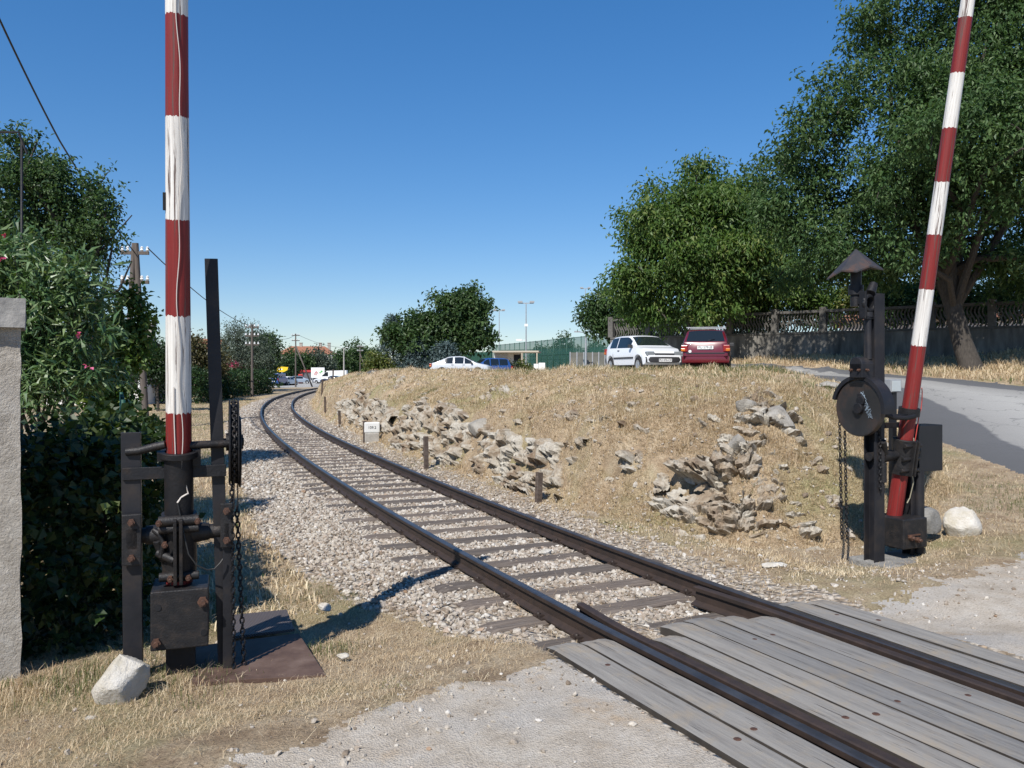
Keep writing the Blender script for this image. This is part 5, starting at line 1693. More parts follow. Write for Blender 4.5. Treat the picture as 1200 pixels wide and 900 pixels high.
# ---- left foreground garden: small-leaved tree, oleander, climbing leaves in the shade
tree('plum_tree', (-8.2, 15, -.25), lob(15, (20, 215, 52, 1), (75, 245, 52, 1), (115, 262, 40, .9), (60, 195, 26, .8), (25, 165, 22, .7), (115, 225, 22, 1), (138, 282, 12, .7), (90, 300, 40, .8), (30, 290, 70, .8), (150, 250, 9, .5), (162, 275, 8, .5), (-60, 250, 90, .9), (150, 305, 10, .7), (45, 160, 10, .8), (128, 335, 13, .8)),
     34000, .09, .5, 'plum', 'dark small leaved garden tree behind the oleander at upper left', trunk_r=.10, clump=12, csig=.16, seed=111, shell=.4, limbs=14, twigs=160, rough=.6, sub=7)
tree('oleander_bush', (-5.8, 10.0, -.25), lob(10.0, (20, 325, 48, .9), (62, 330, 46, .9), (88, 352, 30, .9), (40, 385, 60, .9), (88, 400, 36, .9), (10, 420, 60, 1), (75, 450, 50, .9), (-50, 360, 80, .9), (25, 290, 26, .8), (108, 370, 16, .8)),
     13000, .215, .15, 'oleander', 'tall oleander bush with long narrow leaves beside the stone gate pillar', 'bush', trunk_r=.035, clump=9, csig=.12, seed=121, shell=.45, droop=.1, limbs=16, twigs=60, rough=.45, up=.4, sub=5)
tree('climbing_bush', (-8.1, 16, -.25), lob(16, (135, 400, 28, 1.1), (156, 350, 12, 1), (150, 415, 20, 1), (120, 450, 30, 1), (168, 378, 12, 1), (130, 465, 24, .8), (115, 420, 28, 1), (160, 395, 14, 1)),
     12000, .12, .7, 'walnut', 'bright green climbing bush over the garden fence right of the oleander', 'bush', trunk_r=.04, clump=10, csig=.15, seed=131, limbs=8, twigs=30, rough=.5)
hedge('ivy_hedge', [(-3.75, 5.75), (-3.5, 6.1), (-3.45, 6.7), (-3.75, 7.6), (-4.3, 8.8)], .45, 1.5, 15000, .085, 'ivy', 'dense dark ivy covered hedge in shade between the pillar and the barrier', 141, .12, 'hedge', .85)
hedge('ivy_hedge', [(-5.9, 3.4), (-5.0, 4.4), (-4.2, 5.45)], .8, 2.9, 7000, .10, 'ivy', 'added unseen leafy hedge left of the stone gate pillar that shades the ivy', 142, .1, 'hedge', .8)  # tall leaf mass added out of view to shade the ivy hedge
# pink flowers on the oleander and bougainvillea-like specks
r = np.random.default_rng(5)
ol = bpy.data.objects['oleander_bush']
fc = np.array([at(a, b, 9.1 + r.uniform(-.2, .3)) for a, b in ((6, 276), (3, 302), (92, 392), (104, 430))]) - np.array(ol.location)
V, Fc, rv = leaves(fc, np.tile([0, -.5, .5], (len(fc), 1)), 5, .045, .9, .025, 7)
link('flowers', npmesh('flowers', V, Fc, rnd=rv), LEAF['pink'], ol)
# wire garden fence
gf = empty('wire_fence', (-4.9, 10.2, -.25), R(116), 'green wire garden fence half hidden by climbing leaves', 'fence')
for i in range(4):
    MB().cyl((i * 1.3 - .9, 0, -.2), (i * 1.3 - .9, 0, 1.75), .025, n=8).build('post', MAT['green_metal'], gf)
mb = MB()
for k in range(15): mb.tube([(-.9, 0, .1 + k * .11), (3.0, 0, .1 + k * .11)], .003, 4)
for k in range(40): mb.tube([(-.9 + k * .1, 0, .05), (-.9 + k * .1, 0, 1.7)], .003, 4)
mb.build('wire_mesh', MAT['green_metal'], gf)

# ------------------------------------------------------------------ poles and wires
def insul(mb, p, r=.06, h=.14):
    mb.lathe([(.0, 0), (r * .5, 0), (r, h * .25), (r * .6, h * .5), (r * .85, h * .75), (0, h)], p, 'Z', 8)


ap = at(158, 285, 30); ag = zt1(ap.x, 30)
aro = empty('telegraph_pole', (ap.x, 30, ag), R(6), 'double legged wooden telegraph pole half hidden by the garden tree', 'telegraph pole')
hh = ap.z - ag
MB().cyl((-.40, 0, -.3), (-.02, 0, hh), .13, .09, 10).build('leg', MAT['wood_pole'], aro)
MB().cyl((.42, 0, -.3), (.04, .0, hh), .13, .09, 10).build('leg', MAT['wood_pole'], aro)
ca_ = MB().box(-.5, .5, -.05, .05, hh - .42, hh - .30).build('cross_arm', MAT['wood_pole'], aro)
MB().box(-.5, .5, -.05, .05, hh - 1.5, hh - 1.38).build('cross_arm', MAT['wood_pole'], aro)
for x in (-.45, -.25, .25, .45):
    for z in (hh - .30, hh - 1.38):
        mb = MB(); insul(mb, (x, 0, z), .07, .2); mb.build('insulator', MAT['porcelain'], aro)


def tpole(px, d, top_y, label, strut=None, arms=2, mat_=None, group='wooden telegraph poles along the track', name='telegraph_pole', lamp=False, r=.12):
    p = at(px, top_y, d); g = zt1(p.x, d); h = p.z - g
    root = empty(name, (p.x, d, g), R(10), label, 'telegraph pole' if not lamp else 'lamp post', group)
    MB().cyl((0, 0, -.3), (0, 0, h), r, r * .7, 10).build('pole', mat_ or MAT['wood_pole'], root)
    for a in range(arms):
        z = h - .25 - .75 * a
        MB().box(-.55, .55, -.04, .04, z - .05, z + .05).build('cross_arm', MAT['wood_pole'], root)
        for x in (-.5, -.2, .2, .5):
            mb = MB(); insul(mb, (x, 0, z + .05), .085, .22); mb.build('insulator', MAT['porcelain'], root)
    if strut: MB().cyl((strut * .92, 0, -.2), (0, 0, h * .78), .11, .09, 8).build('strut', mat_ or MAT['wood_pole'], root)
    if lamp:
        for s in (-1, 1): MB().cyl((0, 0, h - .1), (s * .5, 0, h + .1), .03, n=6).box(s * .5 - .2, s * .5 + .2, -.1, .1, h + .06, h + .16).build('lamp_head', MAT['white'], root)
    return Vector((p.x, d, p.z))


t1 = tpole(295.5, 69, 380, 'dark wooden telegraph pole standing before the long dark hedge', None, 3)
t2 = tpole(346.5, 116, 391, 'wooden telegraph pole with slanting strut past the far bend', 2.6, 2)
tpole(403, 138, 408, 'pale concrete lamp post beside the white truck', None, 0, MAT['concrete'], None, 'lamp_post', True, .15)
t4 = tpole(422, 150, 405, 'far wooden pole with strut before the dark trees', 2.2, 2, None, 'wooden telegraph poles along the track')


def wire(name, pts, sag, r, label, seg=16):
    mb = MB()
    for a, b in zip(pts[:-1], pts[1:]):
        a, b = Vector(a), Vector(b)
        mb.tube([a.lerp(b, q) - Vector((0, 0, sag * 4 * q * (1 - q))) for q in np.linspace(0, 1, seg + 1)], r, 5)
    tag(mb.build(name, MAT['cable_k']), label, 'overhead wire')


wire('overhead_wire', [at(-60, -110, 14), at(70, 165, 20), ap + Vector((0, 0, -.35))], .12, .022, 'thick black overhead cable dropping from upper left towards the garden tree')
wire('overhead_wire', [ap + Vector((.5, 0, -.2)), t1 + Vector((0, 0, -.15))], .5, .022, 'thin overhead wire from the double legged pole to the pole by the hedge')
wire('overhead_wire', [t1 + Vector((.2, 0, -.15)), t2 + Vector((0, 0, -.1))], .9, .022, 'sagging overhead wire between the two wooden poles at the bend')
wire('overhead_wire', [t2 + Vector((.2, 0, -.1)), t4 + Vector((0, 0, -.1))], .9, .022, 'farthest overhead wire beyond the pole with the slanting strut')

# frame of an iron sign bracket behind the garden tree
sb_ = at(20, 155, 10.5)
bo = empty('iron_bracket', (sb_.x, sb_.y, zt1(sb_.x, sb_.y)), 0, 'dark iron pole with bent arm in the garden tree at the left edge', 'bracket')
hz_ = sb_.z - bo.location.z
MB().cyl((.06, 0, 0), (.06, 0, hz_ - .1), .016, n=8).build('post', MAT['iron'], bo)
MB().tube([(-.25, 0, hz_ + .0), (.02, 0, hz_ + .0), (.13, 0, hz_ - .28)], .016, 6).build('arm', MAT['iron'], bo)

# ------------------------------------------------------------------ cars
def car_paint(name, c, rough=.28):
    m, nt, b = new_mat(name)
    b.inputs['Base Color'].default_value = c4(c); b.inputs['Roughness'].default_value = rough
    b.inputs['Coat Weight'].default_value = .6; b.inputs['Coat Roughness'].default_value = .08
    return m


MAT['plastic'] = mat('car_plastic', (.03, .03, .032), rough=.6)
MAT['lamp_clear'] = mat('lamp_clear', (.22, .24, .25), rough=.12, spec=.8)
MAT['lamp_red'] = mat('lamp_red', (.25, .01, .01), rough=.15)
MAT['lamp_amber'] = mat('lamp_amber', (.5, .14, .01), rough=.15)
MAT['plate'] = mat('number_plate', (.72, .72, .7), rough=.4)
MAT['rim'] = mat('wheel_rim', (.35, .36, .37), (.45, .46, .46), scale=10, rough=.35, metal=.5)


def car(name, loc, rz, spec, paint, label, plate=None, plate_rear=True, detail=True):
    """local x forward; spec gives the side outline"""
    root = empty(name, loc, rz, label, 'car')
    Lh, Wh = spec['L'] / 2, spec['W'] / 2
    top = spec['top']; belt = spec['belt']; sill = .24; wr = spec.get('wr', .29); xw = spec['wheels']
    tx_ = [p[0] for p in top]; tz_ = [p[1] for p in top]; bx_ = [p[0] for p in belt]; bz_ = [p[1] for p in belt]
    xs = sorted(set([round(x, 3) for x in list(np.linspace(-Lh, Lh, 68)) + tx_ + [a + q * (wr + .06) for a in xw for q in (-1, 1)]]))
    rings = []
    for x in xs:
        e = abs(x) / Lh
        w = Wh * (1 - .13 * e ** 7)
        T = np.interp(x, tx_, tz_); B = min(np.interp(x, bx_, bz_), T - .02)
        bot = sill + (.10 * max(0, (e - .86) / .14)); mid = .52
        ar = 0
        for a in xw:
            q = (wr + .05) ** 2 - (x - a) ** 2
            if q > 0: ar = max(ar, wr + math.sqrt(q))
        bc = max(bot, ar)
        hi = T - B
        g = min(1, hi / .35)
        wt = w * (1 - .20 * g) * (.97)
        rings.append([(x, 0, bot), (x, w * .86, bot if ar == 0 else max(bot, ar * .98)), (x, w * .965, bc + .02), (x, w, max(mid, bc + .05)), (x, w * .985, max(.7 * B + .3 * mid, bc + .07) if B > .6 else B - .05), (x, w * .945, B),
                      (x, wt + .0, T - .055 * g - .008), (x, wt * .90, T - .012 * g), (x, wt * .5, T + .012 * g), (x, 0, T + .018 * g)])
    k = len(rings[0])
    V = []
    for r in rings:
        V += r; V += [(a, -b, c) for a, b, c in r]
    cls = {'body': [], 'side_window': [], 'windscreen': [], 'rear_window': []}
    for i in range(len(xs) - 1):
        xm = (xs[i] + xs[i + 1]) / 2
        T = np.interp(xm, tx_, tz_); B = np.interp(xm, bx_, bz_)
        for sd_ in (0, 1):
            o0 = i * 2 * k + sd_ * k; o1 = (i + 1) * 2 * k + sd_ * k
            for j in range(k - 1):
                f = (o0 + j, o0 + j + 1, o1 + j + 1, o1 + j)
                if sd_: f = f[::-1]
                c = 'body'
                if j == 5:
                    for nw, (a, b) in enumerate(spec['side']):
                        if a < xm < b: c = 'side_window', nw, sd_; cls.setdefault(c, [])
                if j >= 7 and spec['ws'][0] < xm < spec['ws'][1]: c = 'windscreen'
                if j >= 7 and spec['rw'][0] < xm < spec['rw'][1]: c = 'rear_window'
                cls[c].append(f)
    for q, rev in ((0, True), (len(xs) - 1, False)):
        b = q * 2 * k
        poly = [b + j for j in range(k)] + [b + k + j for j in range(k - 2, 0, -1)]
        cls['body'].append(tuple(poly if not rev else reversed(poly)))
    for c, fs in cls.items():
        if not fs: continue
        if type(c) is tuple: c = c[0]
        mb = MB().add(V, fs, True)
        ids = sorted({q for f in fs for q in f}); mp = {q: n for n, q in enumerate(ids)}
        mb = MB().add([V[q] for q in ids], [tuple(mp[q] for q in f) for f in fs], True)
        o = mb.build(c, paint if c == 'body' else MAT['glass'], root)
    # wheel houses
    for a in xw:
        MB().cyl((a, -Wh * .86, wr + .02), (a, Wh * .86, wr + .02), wr + .04, n=20).build('wheel_arch', MAT['rubber'], root)
        for s in (-1, 1):
            y = s * (Wh - .09)
            ty = MB().lathe([(wr * .62, -.085), (wr * .93, -.09), (wr, -.06), (wr, .06), (wr * .93, .09), (wr * .62, .085), (wr * .62, -.085)], n=26, axis='Y').build('wheel', MAT['rubber'], root, 0, (a, y, wr))
            MB().lathe([(0, s * .065), (wr * .15, s * .075), (wr * .3, s * .06), (wr * .55, s * .07), (wr * .62, s * .082)], n=20, axis='Y').build('rim', MAT['rim'], ty)
    if not detail: return root
    # bumpers and strips
    for e, f in ((1, spec.get('fb', .5)), (-1, spec.get('rb', .5))):
        pts = []
        mb = MB()
        ys = np.linspace(-Wh * .93, Wh * .93, 15)
        prof = [(.0, -.11), (.05, -.10), (.065, 0), (.05, .10), (.0, .11)]
        vs = []
        for y in ys:
            xo = Lh - .02 - .10 * (abs(y) / Wh) ** 4
            for a, b in prof: vs.append((e * (xo + a), y, f - .06 + b))
        fs = [(i * 5 + j, i * 5 + j + 1, (i + 1) * 5 + j + 1, (i + 1) * 5 + j) for i in range(14) for j in range(4)]
        mb.add(vs, fs, True)
        mb.build('bumper', spec.get('bump', MAT['plastic']) if not (e == -1 and 'rbump' in spec) else spec['rbump'], root)
    for s in (-1, 1):
        MB().box(xw[0] + wr + .08, xw[1] - wr - .08, s * (Wh + .004) - .012, s * (Wh + .004) + .012, .50, .56).build('rub_strip', MAT['plastic'], root)
        zx = np.interp(spec['ws'][1] - .12, bx_, bz_)
        MB().box(spec['ws'][1] - .34, spec['ws'][1] - .20, s * (Wh + .02) - .09, s * (Wh + .02) + .07, zx + .0, zx + .13).build('mirror', MAT['plastic'] if not spec.get('pm') else paint, root, .02)
        for hx in spec.get('handles', (-.1,)):
            MB().box(hx - .08, hx + .08, s * Wh * .985 - .015, s * Wh * .985 + .02, .80, .835).build('door_handle', MAT['plastic'], root)
        h0 = spec.get('hl', (Lh - .10, .60, .70))
        MB().box(h0[0] - .16, h0[0] + .135, s * Wh * .50, s * Wh * .88, h0[1] - .02, h0[2] + .03).build('headlight', MAT['lamp_clear'], root, .03)
        t0 = spec.get('tl', (-Lh + .03, .68, .92))
        ro = MB().box(t0[0] - .055, t0[0] + .10, s * Wh * .70, s * Wh * .955, t0[1], t0[2]).build('taillight', MAT['lamp_red'], root, .02)
        MB().box(t0[0] - .062, t0[0] + .08, s * Wh * .80, s * Wh * .962, t0[1] + .02, t0[1] + .11).build('indicator', MAT['lamp_amber'], ro, .01)
    gr = spec.get('grille')
    if gr: MB().box(Lh - .06, Lh + .01, -Wh * .5, Wh * .5, gr[0], gr[1]).build('grille', MAT['plastic'], root, .01)
    if plate:
        pr = spec.get('rplate', .66)
        for e in ((-1,) if plate_rear == 'rear' else (1,) if plate_rear == 'front' else (-1, 1)):
            z = pr if e < 0 else spec.get('fplate', .42)
            xo = Lh + (.012 if e < 0 else .066)
            pb = MB().box(e * xo - .012, e * xo + .012, -.26, .26, z - .057, z + .057).build('number_plate', MAT['plate'], root)
            text('registration', plate, .11, (e * (xo + .013), 0, z), (R(90), 0, R(90) if e > 0 else R(-90)), MAT['ink'], pb, .001)
    return root


hatch = dict(L=3.72, W=1.63, top=[(-1.86, .72), (-1.83, .90), (-1.76, .98), (-1.42, 1.33), (-1.2, 1.385), (-.6, 1.41), (.1, 1.395), (.28, 1.36), (.98, .985), (1.05, .955), (1.5, .87), (1.78, .76), (1.86, .60)],
             belt=[(-1.86, .70), (-1.76, .94), (-1.3, .93), (.9, .90), (1.0, .90), (1.5, .82), (1.86, .55)], side=[(-1.36, -.70), (-.62, .50)], ws=(.30, .97), rw=(-1.74, -1.42), wheels=(-1.22, 1.25), wr=.275,
             handles=(-.45,), hl=(1.72, .60, .72), fplate=.42, grille=(.62, .68), rplate=.60)
p = foot(757, 31.6)
car('white_hatchback', (5.10, 31.8, zt1(5.10, 31.8)), math.atan2(-.96, .30), hatch, car_paint('paint_white', (.72, .73, .74)), 'white three door hatchback parked facing the track beside the red car', 'PU 476-CK', 'front')
estate = dict(L=3.9, W=1.65, top=[(-1.95, .50), (-1.94, .93), (-1.90, .99), (-1.62, 1.36), (-1.5, 1.40), (-.8, 1.43), (.1, 1.41), (.3, 1.37), (1.0, .99), (1.1, .96), (1.6, .86), (1.9, .70), (1.95, .55)],
              belt=[(-1.95, .45), (-1.9, .95), (-1.2, .93), (.9, .91), (1.1, .91), (1.6, .82), (1.95, .5)], side=[(-1.45, -.78), (-.70, .45)], ws=(.32, 1.0), rw=(-1.895, -1.60), wheels=(-1.22, 1.25), wr=.28,
              handles=(-.5,), tl=(-1.93, .66, .88), rplate=.80, rb=.46)
red = car_paint('paint_red', (.12, .008, .015))
estate['rbump'] = red
rc = car('red_hatchback', (6.95, 28.9, zt1(6.95, 28.9)), math.atan2(.965, .26), estate, red, 'dark red hatchback with roof rack seen from behind on the crest', 'PU 579-JB', 'rear')
rk = MB()
for s in (-1, 1): rk.tube([(-1.3, s * .58, 1.45), (-1.28, s * .58, 1.50), (-.0, s * .58, 1.50), (.02, s * .58, 1.45)], .018, 6)
for x in (-1.1, -.2): rk.box(x - .03, x + .03, -.66, .66, 1.50, 1.53)
rk.build('roof_rack', MAT['steel'], rc)
rd = MB().lathe([(0, .01), (.045, .01), (.05, 0)], (-1.965, .5, .68), 'X', 16); rd.build('round_sticker', MAT['white'], rc)
MB().box(-1.97, -1.92, -.62, .62, .60, .63).build('trim_strip', MAT['plastic'], rc)
MB().tube([(-1.93, -.02, 1.02), (-1.86, -.3, 1.08)], .01, 5).build('wiper', MAT['black'], rc)
sedan = dict(L=4.25, W=1.68, top=[(-2.12, .60), (-2.1, .88), (-1.95, .97), (-1.7, 1.02), (-.85, 1.37), (-.6, 1.41), (.0, 1.43), (.35, 1.39), (1.15, .98), (1.3, .94), (1.9, .82), (2.06, .72), (2.12, .58)],
             belt=[(-2.12, .55), (-1.9, .90), (-1.4, .92), (1.1, .89), (1.3, .88), (1.9, .78), (2.12, .52)], side=[(-1.05, -.45), (-.38, .28), (.34, .85)], ws=(.38, 1.14), rw=(-1.62, -.86), wheels=(-1.25, 1.3), wr=.29,
             handles=(-.5, .3), bump=None)
sil = car_paint('paint_silver', (.50, .52, .54)); sedan['bump'] = sil
car('silver_sedan', (-3.65, 58, zt1(-3.65, 58)), R(-4), sedan, sil, 'silver four door car seen side on behind the grassy crest')
mini = dict(L=3.7, W=1.65, top=[(-1.85, .6), (-1.83, .95), (-1.74, 1.05), (-1.55, 1.45), (-1.3, 1.52), (.0, 1.54), (.3, 1.48), (1.05, 1.0), (1.2, .96), (1.7, .80), (1.85, .58)],
            belt=[(-1.85, .55), (-1.7, .98), (1.0, .93), (1.2, .90), (1.7, .76), (1.85, .5)], side=[(-1.45, -.75), (-.68, .0), (.06, .6)], ws=(.34, 1.02), rw=(-1.73, -1.54), wheels=(-1.2, 1.2), wr=.28, handles=(-.6, .2))
blu = car_paint('paint_blue', (.02, .07, .24)); mini['bump'] = blu
car('blue_compact', (-1.95, 63.5, zt1(-1.95, 63.5)), R(205), mini, blu, 'blue compact car parked just right of the silver car')
# far car park by the bend
dk = car_paint('paint_navy', (.01, .016, .04)); wt = MAT['white']
def fc_(px, d, rz, spec, paint, label, nm, z=None): 
    x = (px - 600) * d / F
    return car(nm, (x, d, zt1(x, d) if z is None else z), rz, spec, paint, label, detail=False)
fc_(390, 146, R(178), sedan, dk, 'dark navy saloon in front of the white truck at the far bend', 'navy_sedan')
fc_(338, 131, R(75), hatch, wt, 'white car partly behind the blue van at the far left', 'white_car')
fc_(352, 150, R(10), hatch, car_paint('paint_grey', (.25, .3, .36)), 'grey car between the blue van and the red booth', 'grey_car')
fc_(416, 156, R(60), hatch, car_paint('paint_slate', (.05, .06, .07)), 'dark grey car right of the concrete lamp post', 'dark_car')
fc_(427, 158, R(30), hatch, wt, 'white car farthest right in the distant car park', 'white_car')
fc_(380, 152, R(170), hatch, sil, 'silver car half hidden behind the navy saloon', 'silver_car')
# blue van
vx = (326 - 600) * 127 / F; vz = zt1(vx, 127)
bv = empty('blue_van', (vx, 127, vz), R(85), 'boxy blue van seen from behind left of the wooden pole', 'van')
MB().box(-2.1, 2.0, -.85, .85, .35, 1.25).box(-2.1, 1.2, -.80, .80, 1.25, 1.95).build('body', blu, bv, .08)
MB().box(-2.12, -2.08, -.65, .65, 1.3, 1.75).build('rear_window', MAT['glass'], bv)
for a in (-1.4, 1.3):
    for s in (-1, 1): MB().cyl((a, s * .7, .33), (a, s * .88, .33), .33, n=14).build('wheel', MAT['rubber'], bv)
MB().box(-2.14, -2.09, -.26, .26, .62, .74).build('number_plate', MAT['plate'], bv)
for s in (-1, 1): MB().box(-2.13, -2.08, s * .78 - .07, s * .78 + .07, .85, 1.2).build('taillight', MAT['lamp_red'], bv)
# white truck with sloping front
tx0 = (393 - 600) * 152 / F; tz0 = zt1(tx0, 152)
tk = empty('white_truck', (tx0, 152, tz0), R(4), 'white box truck with sloping front parked by the concrete lamp post', 'truck')
MB().extr([(-2.6, .6), (-2.6, 1.2), (-1.4, 2.35), (2.2, 2.45), (2.2, .6)], (0, 1.0, 0), (0, -1.0, 0), (1, 0, 0)).build('body', wt, tk, .05)
MB().extr([(-2.4, 1.36), (-1.6, 2.12), (-1.2, 2.12), (-1.2, 1.36)], (0, -1.003, 0), (0, -1.02, 0), (1, 0, 0)).build('side_window', MAT['glass'], tk)
MB().box(-.6, 1.0, -1.015, -1.002, 1.1, 1.45).build('side_stripe', mat('pale_blue', (.25, .5, .68), rough=.5), tk)
for a in (-1.6, 1.4):
    for s in (-1, 1): MB().cyl((a, s * .8, .4), (a, s * 1.0, .4), .4, n=14).build('wheel', MAT['rubber'], tk)
MB().box(-2.5, 2.15, -.9, .9, .4, .62).build('chassis', MAT['plastic'], tk)
# billboard
bx0 = (372.5 - 600) * 158 / F; bz0 = zt1(bx0, 158)
bb_ = empty('billboard', (bx0, 158, bz0), 0, 'white billboard with red and green marks left of the white truck', 'billboard')
pn = MB().box(-1.3, 1.3, -.08, .08, 1.0, 3.0).build('panel', wt, bb_, .01)
for s in (-1, 1): MB().box(s * 1.0 - .06, s * 1.0 + .06, -.05, .05, -.1, 1.0).build('leg', MAT['steel'], bb_)
mk_ = MB()
for q in range(3): mk_.tube([(-.75 + q * .22, -.09, 1.5), (-.55 + q * .22, -.09, 2.0), (-.2 + q * .15, -.09, 2.35 - q * .25)], .05, 5)
mk_.build('red_mark', mat('sign_red', (.5, .05, .04), rough=.6), pn)
MB().lathe([(0, -.02), (.2, -.02), (.2, .02)], (.75, -.08, 2.25), 'Y', 12).lathe([(0, -.02), (.16, -.02), (.16, .02)], (.45, -.08, 2.0), 'Y', 12).build('green_mark', mat('sign_green', (.08, .35, .08), rough=.6), pn)
# kiosk, red booth, yellow sign
kx = (358 - 600) * 166 / F; kz = zt1(kx, 166)
ki = empty('kiosk', (kx, 166, kz), 0, 'low kiosk with red roof band between red booth and billboard', 'kiosk')
MB().box(-1.5, 1.5, -1, 1, 0, 2.1).build('wall', mat('kiosk_grey', (.10, .10, .11), rough=.5), ki)
MB().box(-1.7, 1.7, -1.2, 1.2, 2.1, 2.55).build('roof', mat('kiosk_red', (.38, .03, .03), rough=.5), ki)
MB().box(-1.5, 1.5, -1.05, -1.0, .0, .5).build('counter', wt, ki)
rx = (352.5 - 600) * 150 / F; rz0 = zt1(rx, 150)
rb = empty('red_booth', (rx, 150, rz0), 0, 'narrow red booth in front of the kiosk', 'booth')
MB().box(-.38, .38, -.35, .35, 0, 1.75).build('shell', mat('booth_red', (.45, .03, .02), rough=.5), rb, .04)
MB().box(-.26, .26, -.37, -.34, .8, 1.5).build('window', MAT['glass'], rb)
yx = (330.5 - 600) * 150 / F; yz = zt1(yx, 150)
ys = empty('yellow_sign', (yx, 150, yz), 0, 'yellow sign board on a post above the blue van', 'sign')
MB().extr([(-.9, 2.2), (.35, 2.15), (1.0, 2.5), (1.15, 3.05), (-.9, 3.2)], (0, .1, 0), (0, -.1, 0), (1, 0, 0)).build('board', mat('sign_yellow', (.75, .5, .01), rough=.5), ys)
MB().box(-.6, .1, -.12, -.1, 2.55, 2.75).build('white_mark', wt, ys)
MB().cyl((0, 0, 0), (0, 0, 2.3), .07, n=8).build('post', MAT['steel'], ys)

# ------------------------------------------------------------------ garden wall with S-shaped balusters
A_, B_ = Vector((20.6, 30.6, 0)), Vector((5.2, 42.3, 0))
mid_ = (A_ + B_) / 2
WZ = 2.40
gw = empty('garden_wall', (mid_.x, mid_.y, WZ), math.atan2((A_ - B_).y, (A_ - B_).x), 'stained concrete garden wall with balustrade of S shaped balusters under the trees', 'garden wall')
WL = (A_ - B_).length
MAT['stained'] = mat('stained_concrete', (.06, .056, .05), (.15, .14, .125), (.26, .245, .22), scale=1.3, rough=.95, stretch=(2.2, 2.2, .5), bmp=.4, bscale=20)
MAT['baluster'] = mat('baluster_concrete', (.07, .066, .06), (.14, .132, .12), scale=4, rough=.95)
MB().box(-WL / 2, WL / 2, -.14, .14, -1.0, 1.12).build('base_wall', MAT['stained'], gw)
MB().box(-WL / 2, WL / 2, -.17, .17, 1.12, 1.22).build('plinth', MAT['baluster'], gw, .01)
MB().box(-WL / 2, WL / 2, -.12, .12, 2.05, 2.17).build('top_rail', MAT['baluster'], gw, .01)
nb = 9; bay = WL / nb
bm_ = MB()
for j in range(13):
    x0 = -.82 + j * .137
    pts = [(x0 + .075 * math.sin(q * 2 * math.pi) , 0, 1.22 + .83 * q) for q in np.linspace(0, 1, 11)]
    bm_.tube(pts, .034, 6)
    if j % 2 == 0: bm_.lathe([(.012, -.03), (.05, -.03), (.05, .03), (.012, .03)], (x0 + .07, 0, 1.62), 'Y', 8)
bo_ = bm_.build('balusters', MAT['baluster'], None); bme = bo_.data; bpy.data.objects.remove(bo_)
for i in range(nb + 1):
    MB().box(-.14, .14, -.15, .15, 1.22, 2.28).extr([(-.16, 0), (.16, 0), (.0, .14)], (0, -.16, 2.28), (0, .16, 2.28), (1, 0, 0)).build('post', MAT['baluster'], gw, .01, (-WL / 2 + i * bay, 0, .003))
    if i < nb:
        o = link('balusters', bme, None, gw); o.location = (-WL / 2 + (i + .5) * bay, 0, 0)
# pale house behind the big tree
hx = empty('white_house', (26.5, 49, 1.4), R(-20), 'white rendered house glimpsed behind the trees at the right edge', 'house')
MB().box(-6, 6, -4, 4, -.5, 3.4).build('wall', MAT['wallwhite'], hx)
MB().extr([(-4.5, 3.4), (4.5, 3.4), (0, 4.0)], (-6.5, 0, 0), (6.5, 0, 0), (0, 1, 0)).build('roof', MAT['tile'], hx)
for x in (-4, -1.2, 1.6, 4.2):
    fr = MB().box(x - .65, x + .65, -4.06, -4.0, 1.0, 2.5).build('window', MAT['white'], hx)
    MB().box(x - .55, x + .55, -4.08, -4.062, 1.1, 2.4).build('pane', MAT['glass'], fr)

# ------------------------------------------------------------------ sports ground behind the car park
MAT['net'] = None
m, nt, bs = new_mat('green_netting')
bs.inputs['Base Color'].default_value = (.012, .07, .055, 1); bs.inputs['Roughness'].default_value = .8
tr = nd(nt, 'ShaderNodeBsdfTransparent'); mx = nd(nt, 'ShaderNodeMixShader'); mx.inputs[0].default_value = .62
out = nt.nodes['Material Output']
nt.links.new(tr.outputs[0], mx.inputs[1]); nt.links.new(bs.outputs[0], mx.inputs[2]); nt.links.new(mx.outputs[0], out.inputs[0])
MAT['net'] = m


def court_fence(p0, p1, top0, top1, label, n):
    a, b = at(p0[0], p0[1], p0[2]), at(p1[0], p1[1], p1[2])
    za, zb = at(p0[0], top0, p0[2]).z, at(p1[0], top1, p1[2]).z
    c = (a + b) / 2
    root = empty('court_fence', (c.x, c.y, min(a.z, b.z)), 0, label, 'fence', 'green sports ground fences')
    b0 = root.location
    A2, B2 = a - b0, b - b0
    h0, h1 = za - b0.z, zb - b0.z
    nv = 12
    vs = []
    for q in range(nv + 1):
        t = q / nv; p = A2.lerp(B2, t); h = h0 + (h1 - h0) * t
        vs += [(p.x, p.y, -.1), (p.x, p.y, h - .05)]
    MB().add(vs, [(2 * q, 2 * q + 2, 2 * q + 3, 2 * q + 1) for q in range(nv)]).build('netting', MAT['net'], root)
    for q in range(n + 1):
        t = q / n; p = A2.lerp(B2, t); h = h0 + (h1 - h0) * t
        MB().cyl((p.x, p.y - .05, -.2), (p.x, p.y - .05, h), .045, n=8).build('post', MAT['green_metal'], root)
    for hh_ in (0.02, .5, .98):
        MB().cyl((A2.x, A2.y - .05, h0 * hh_), (B2.x, B2.y - .05, h1 * hh_), .03, n=6).build('rail', MAT['green_metal'], root)


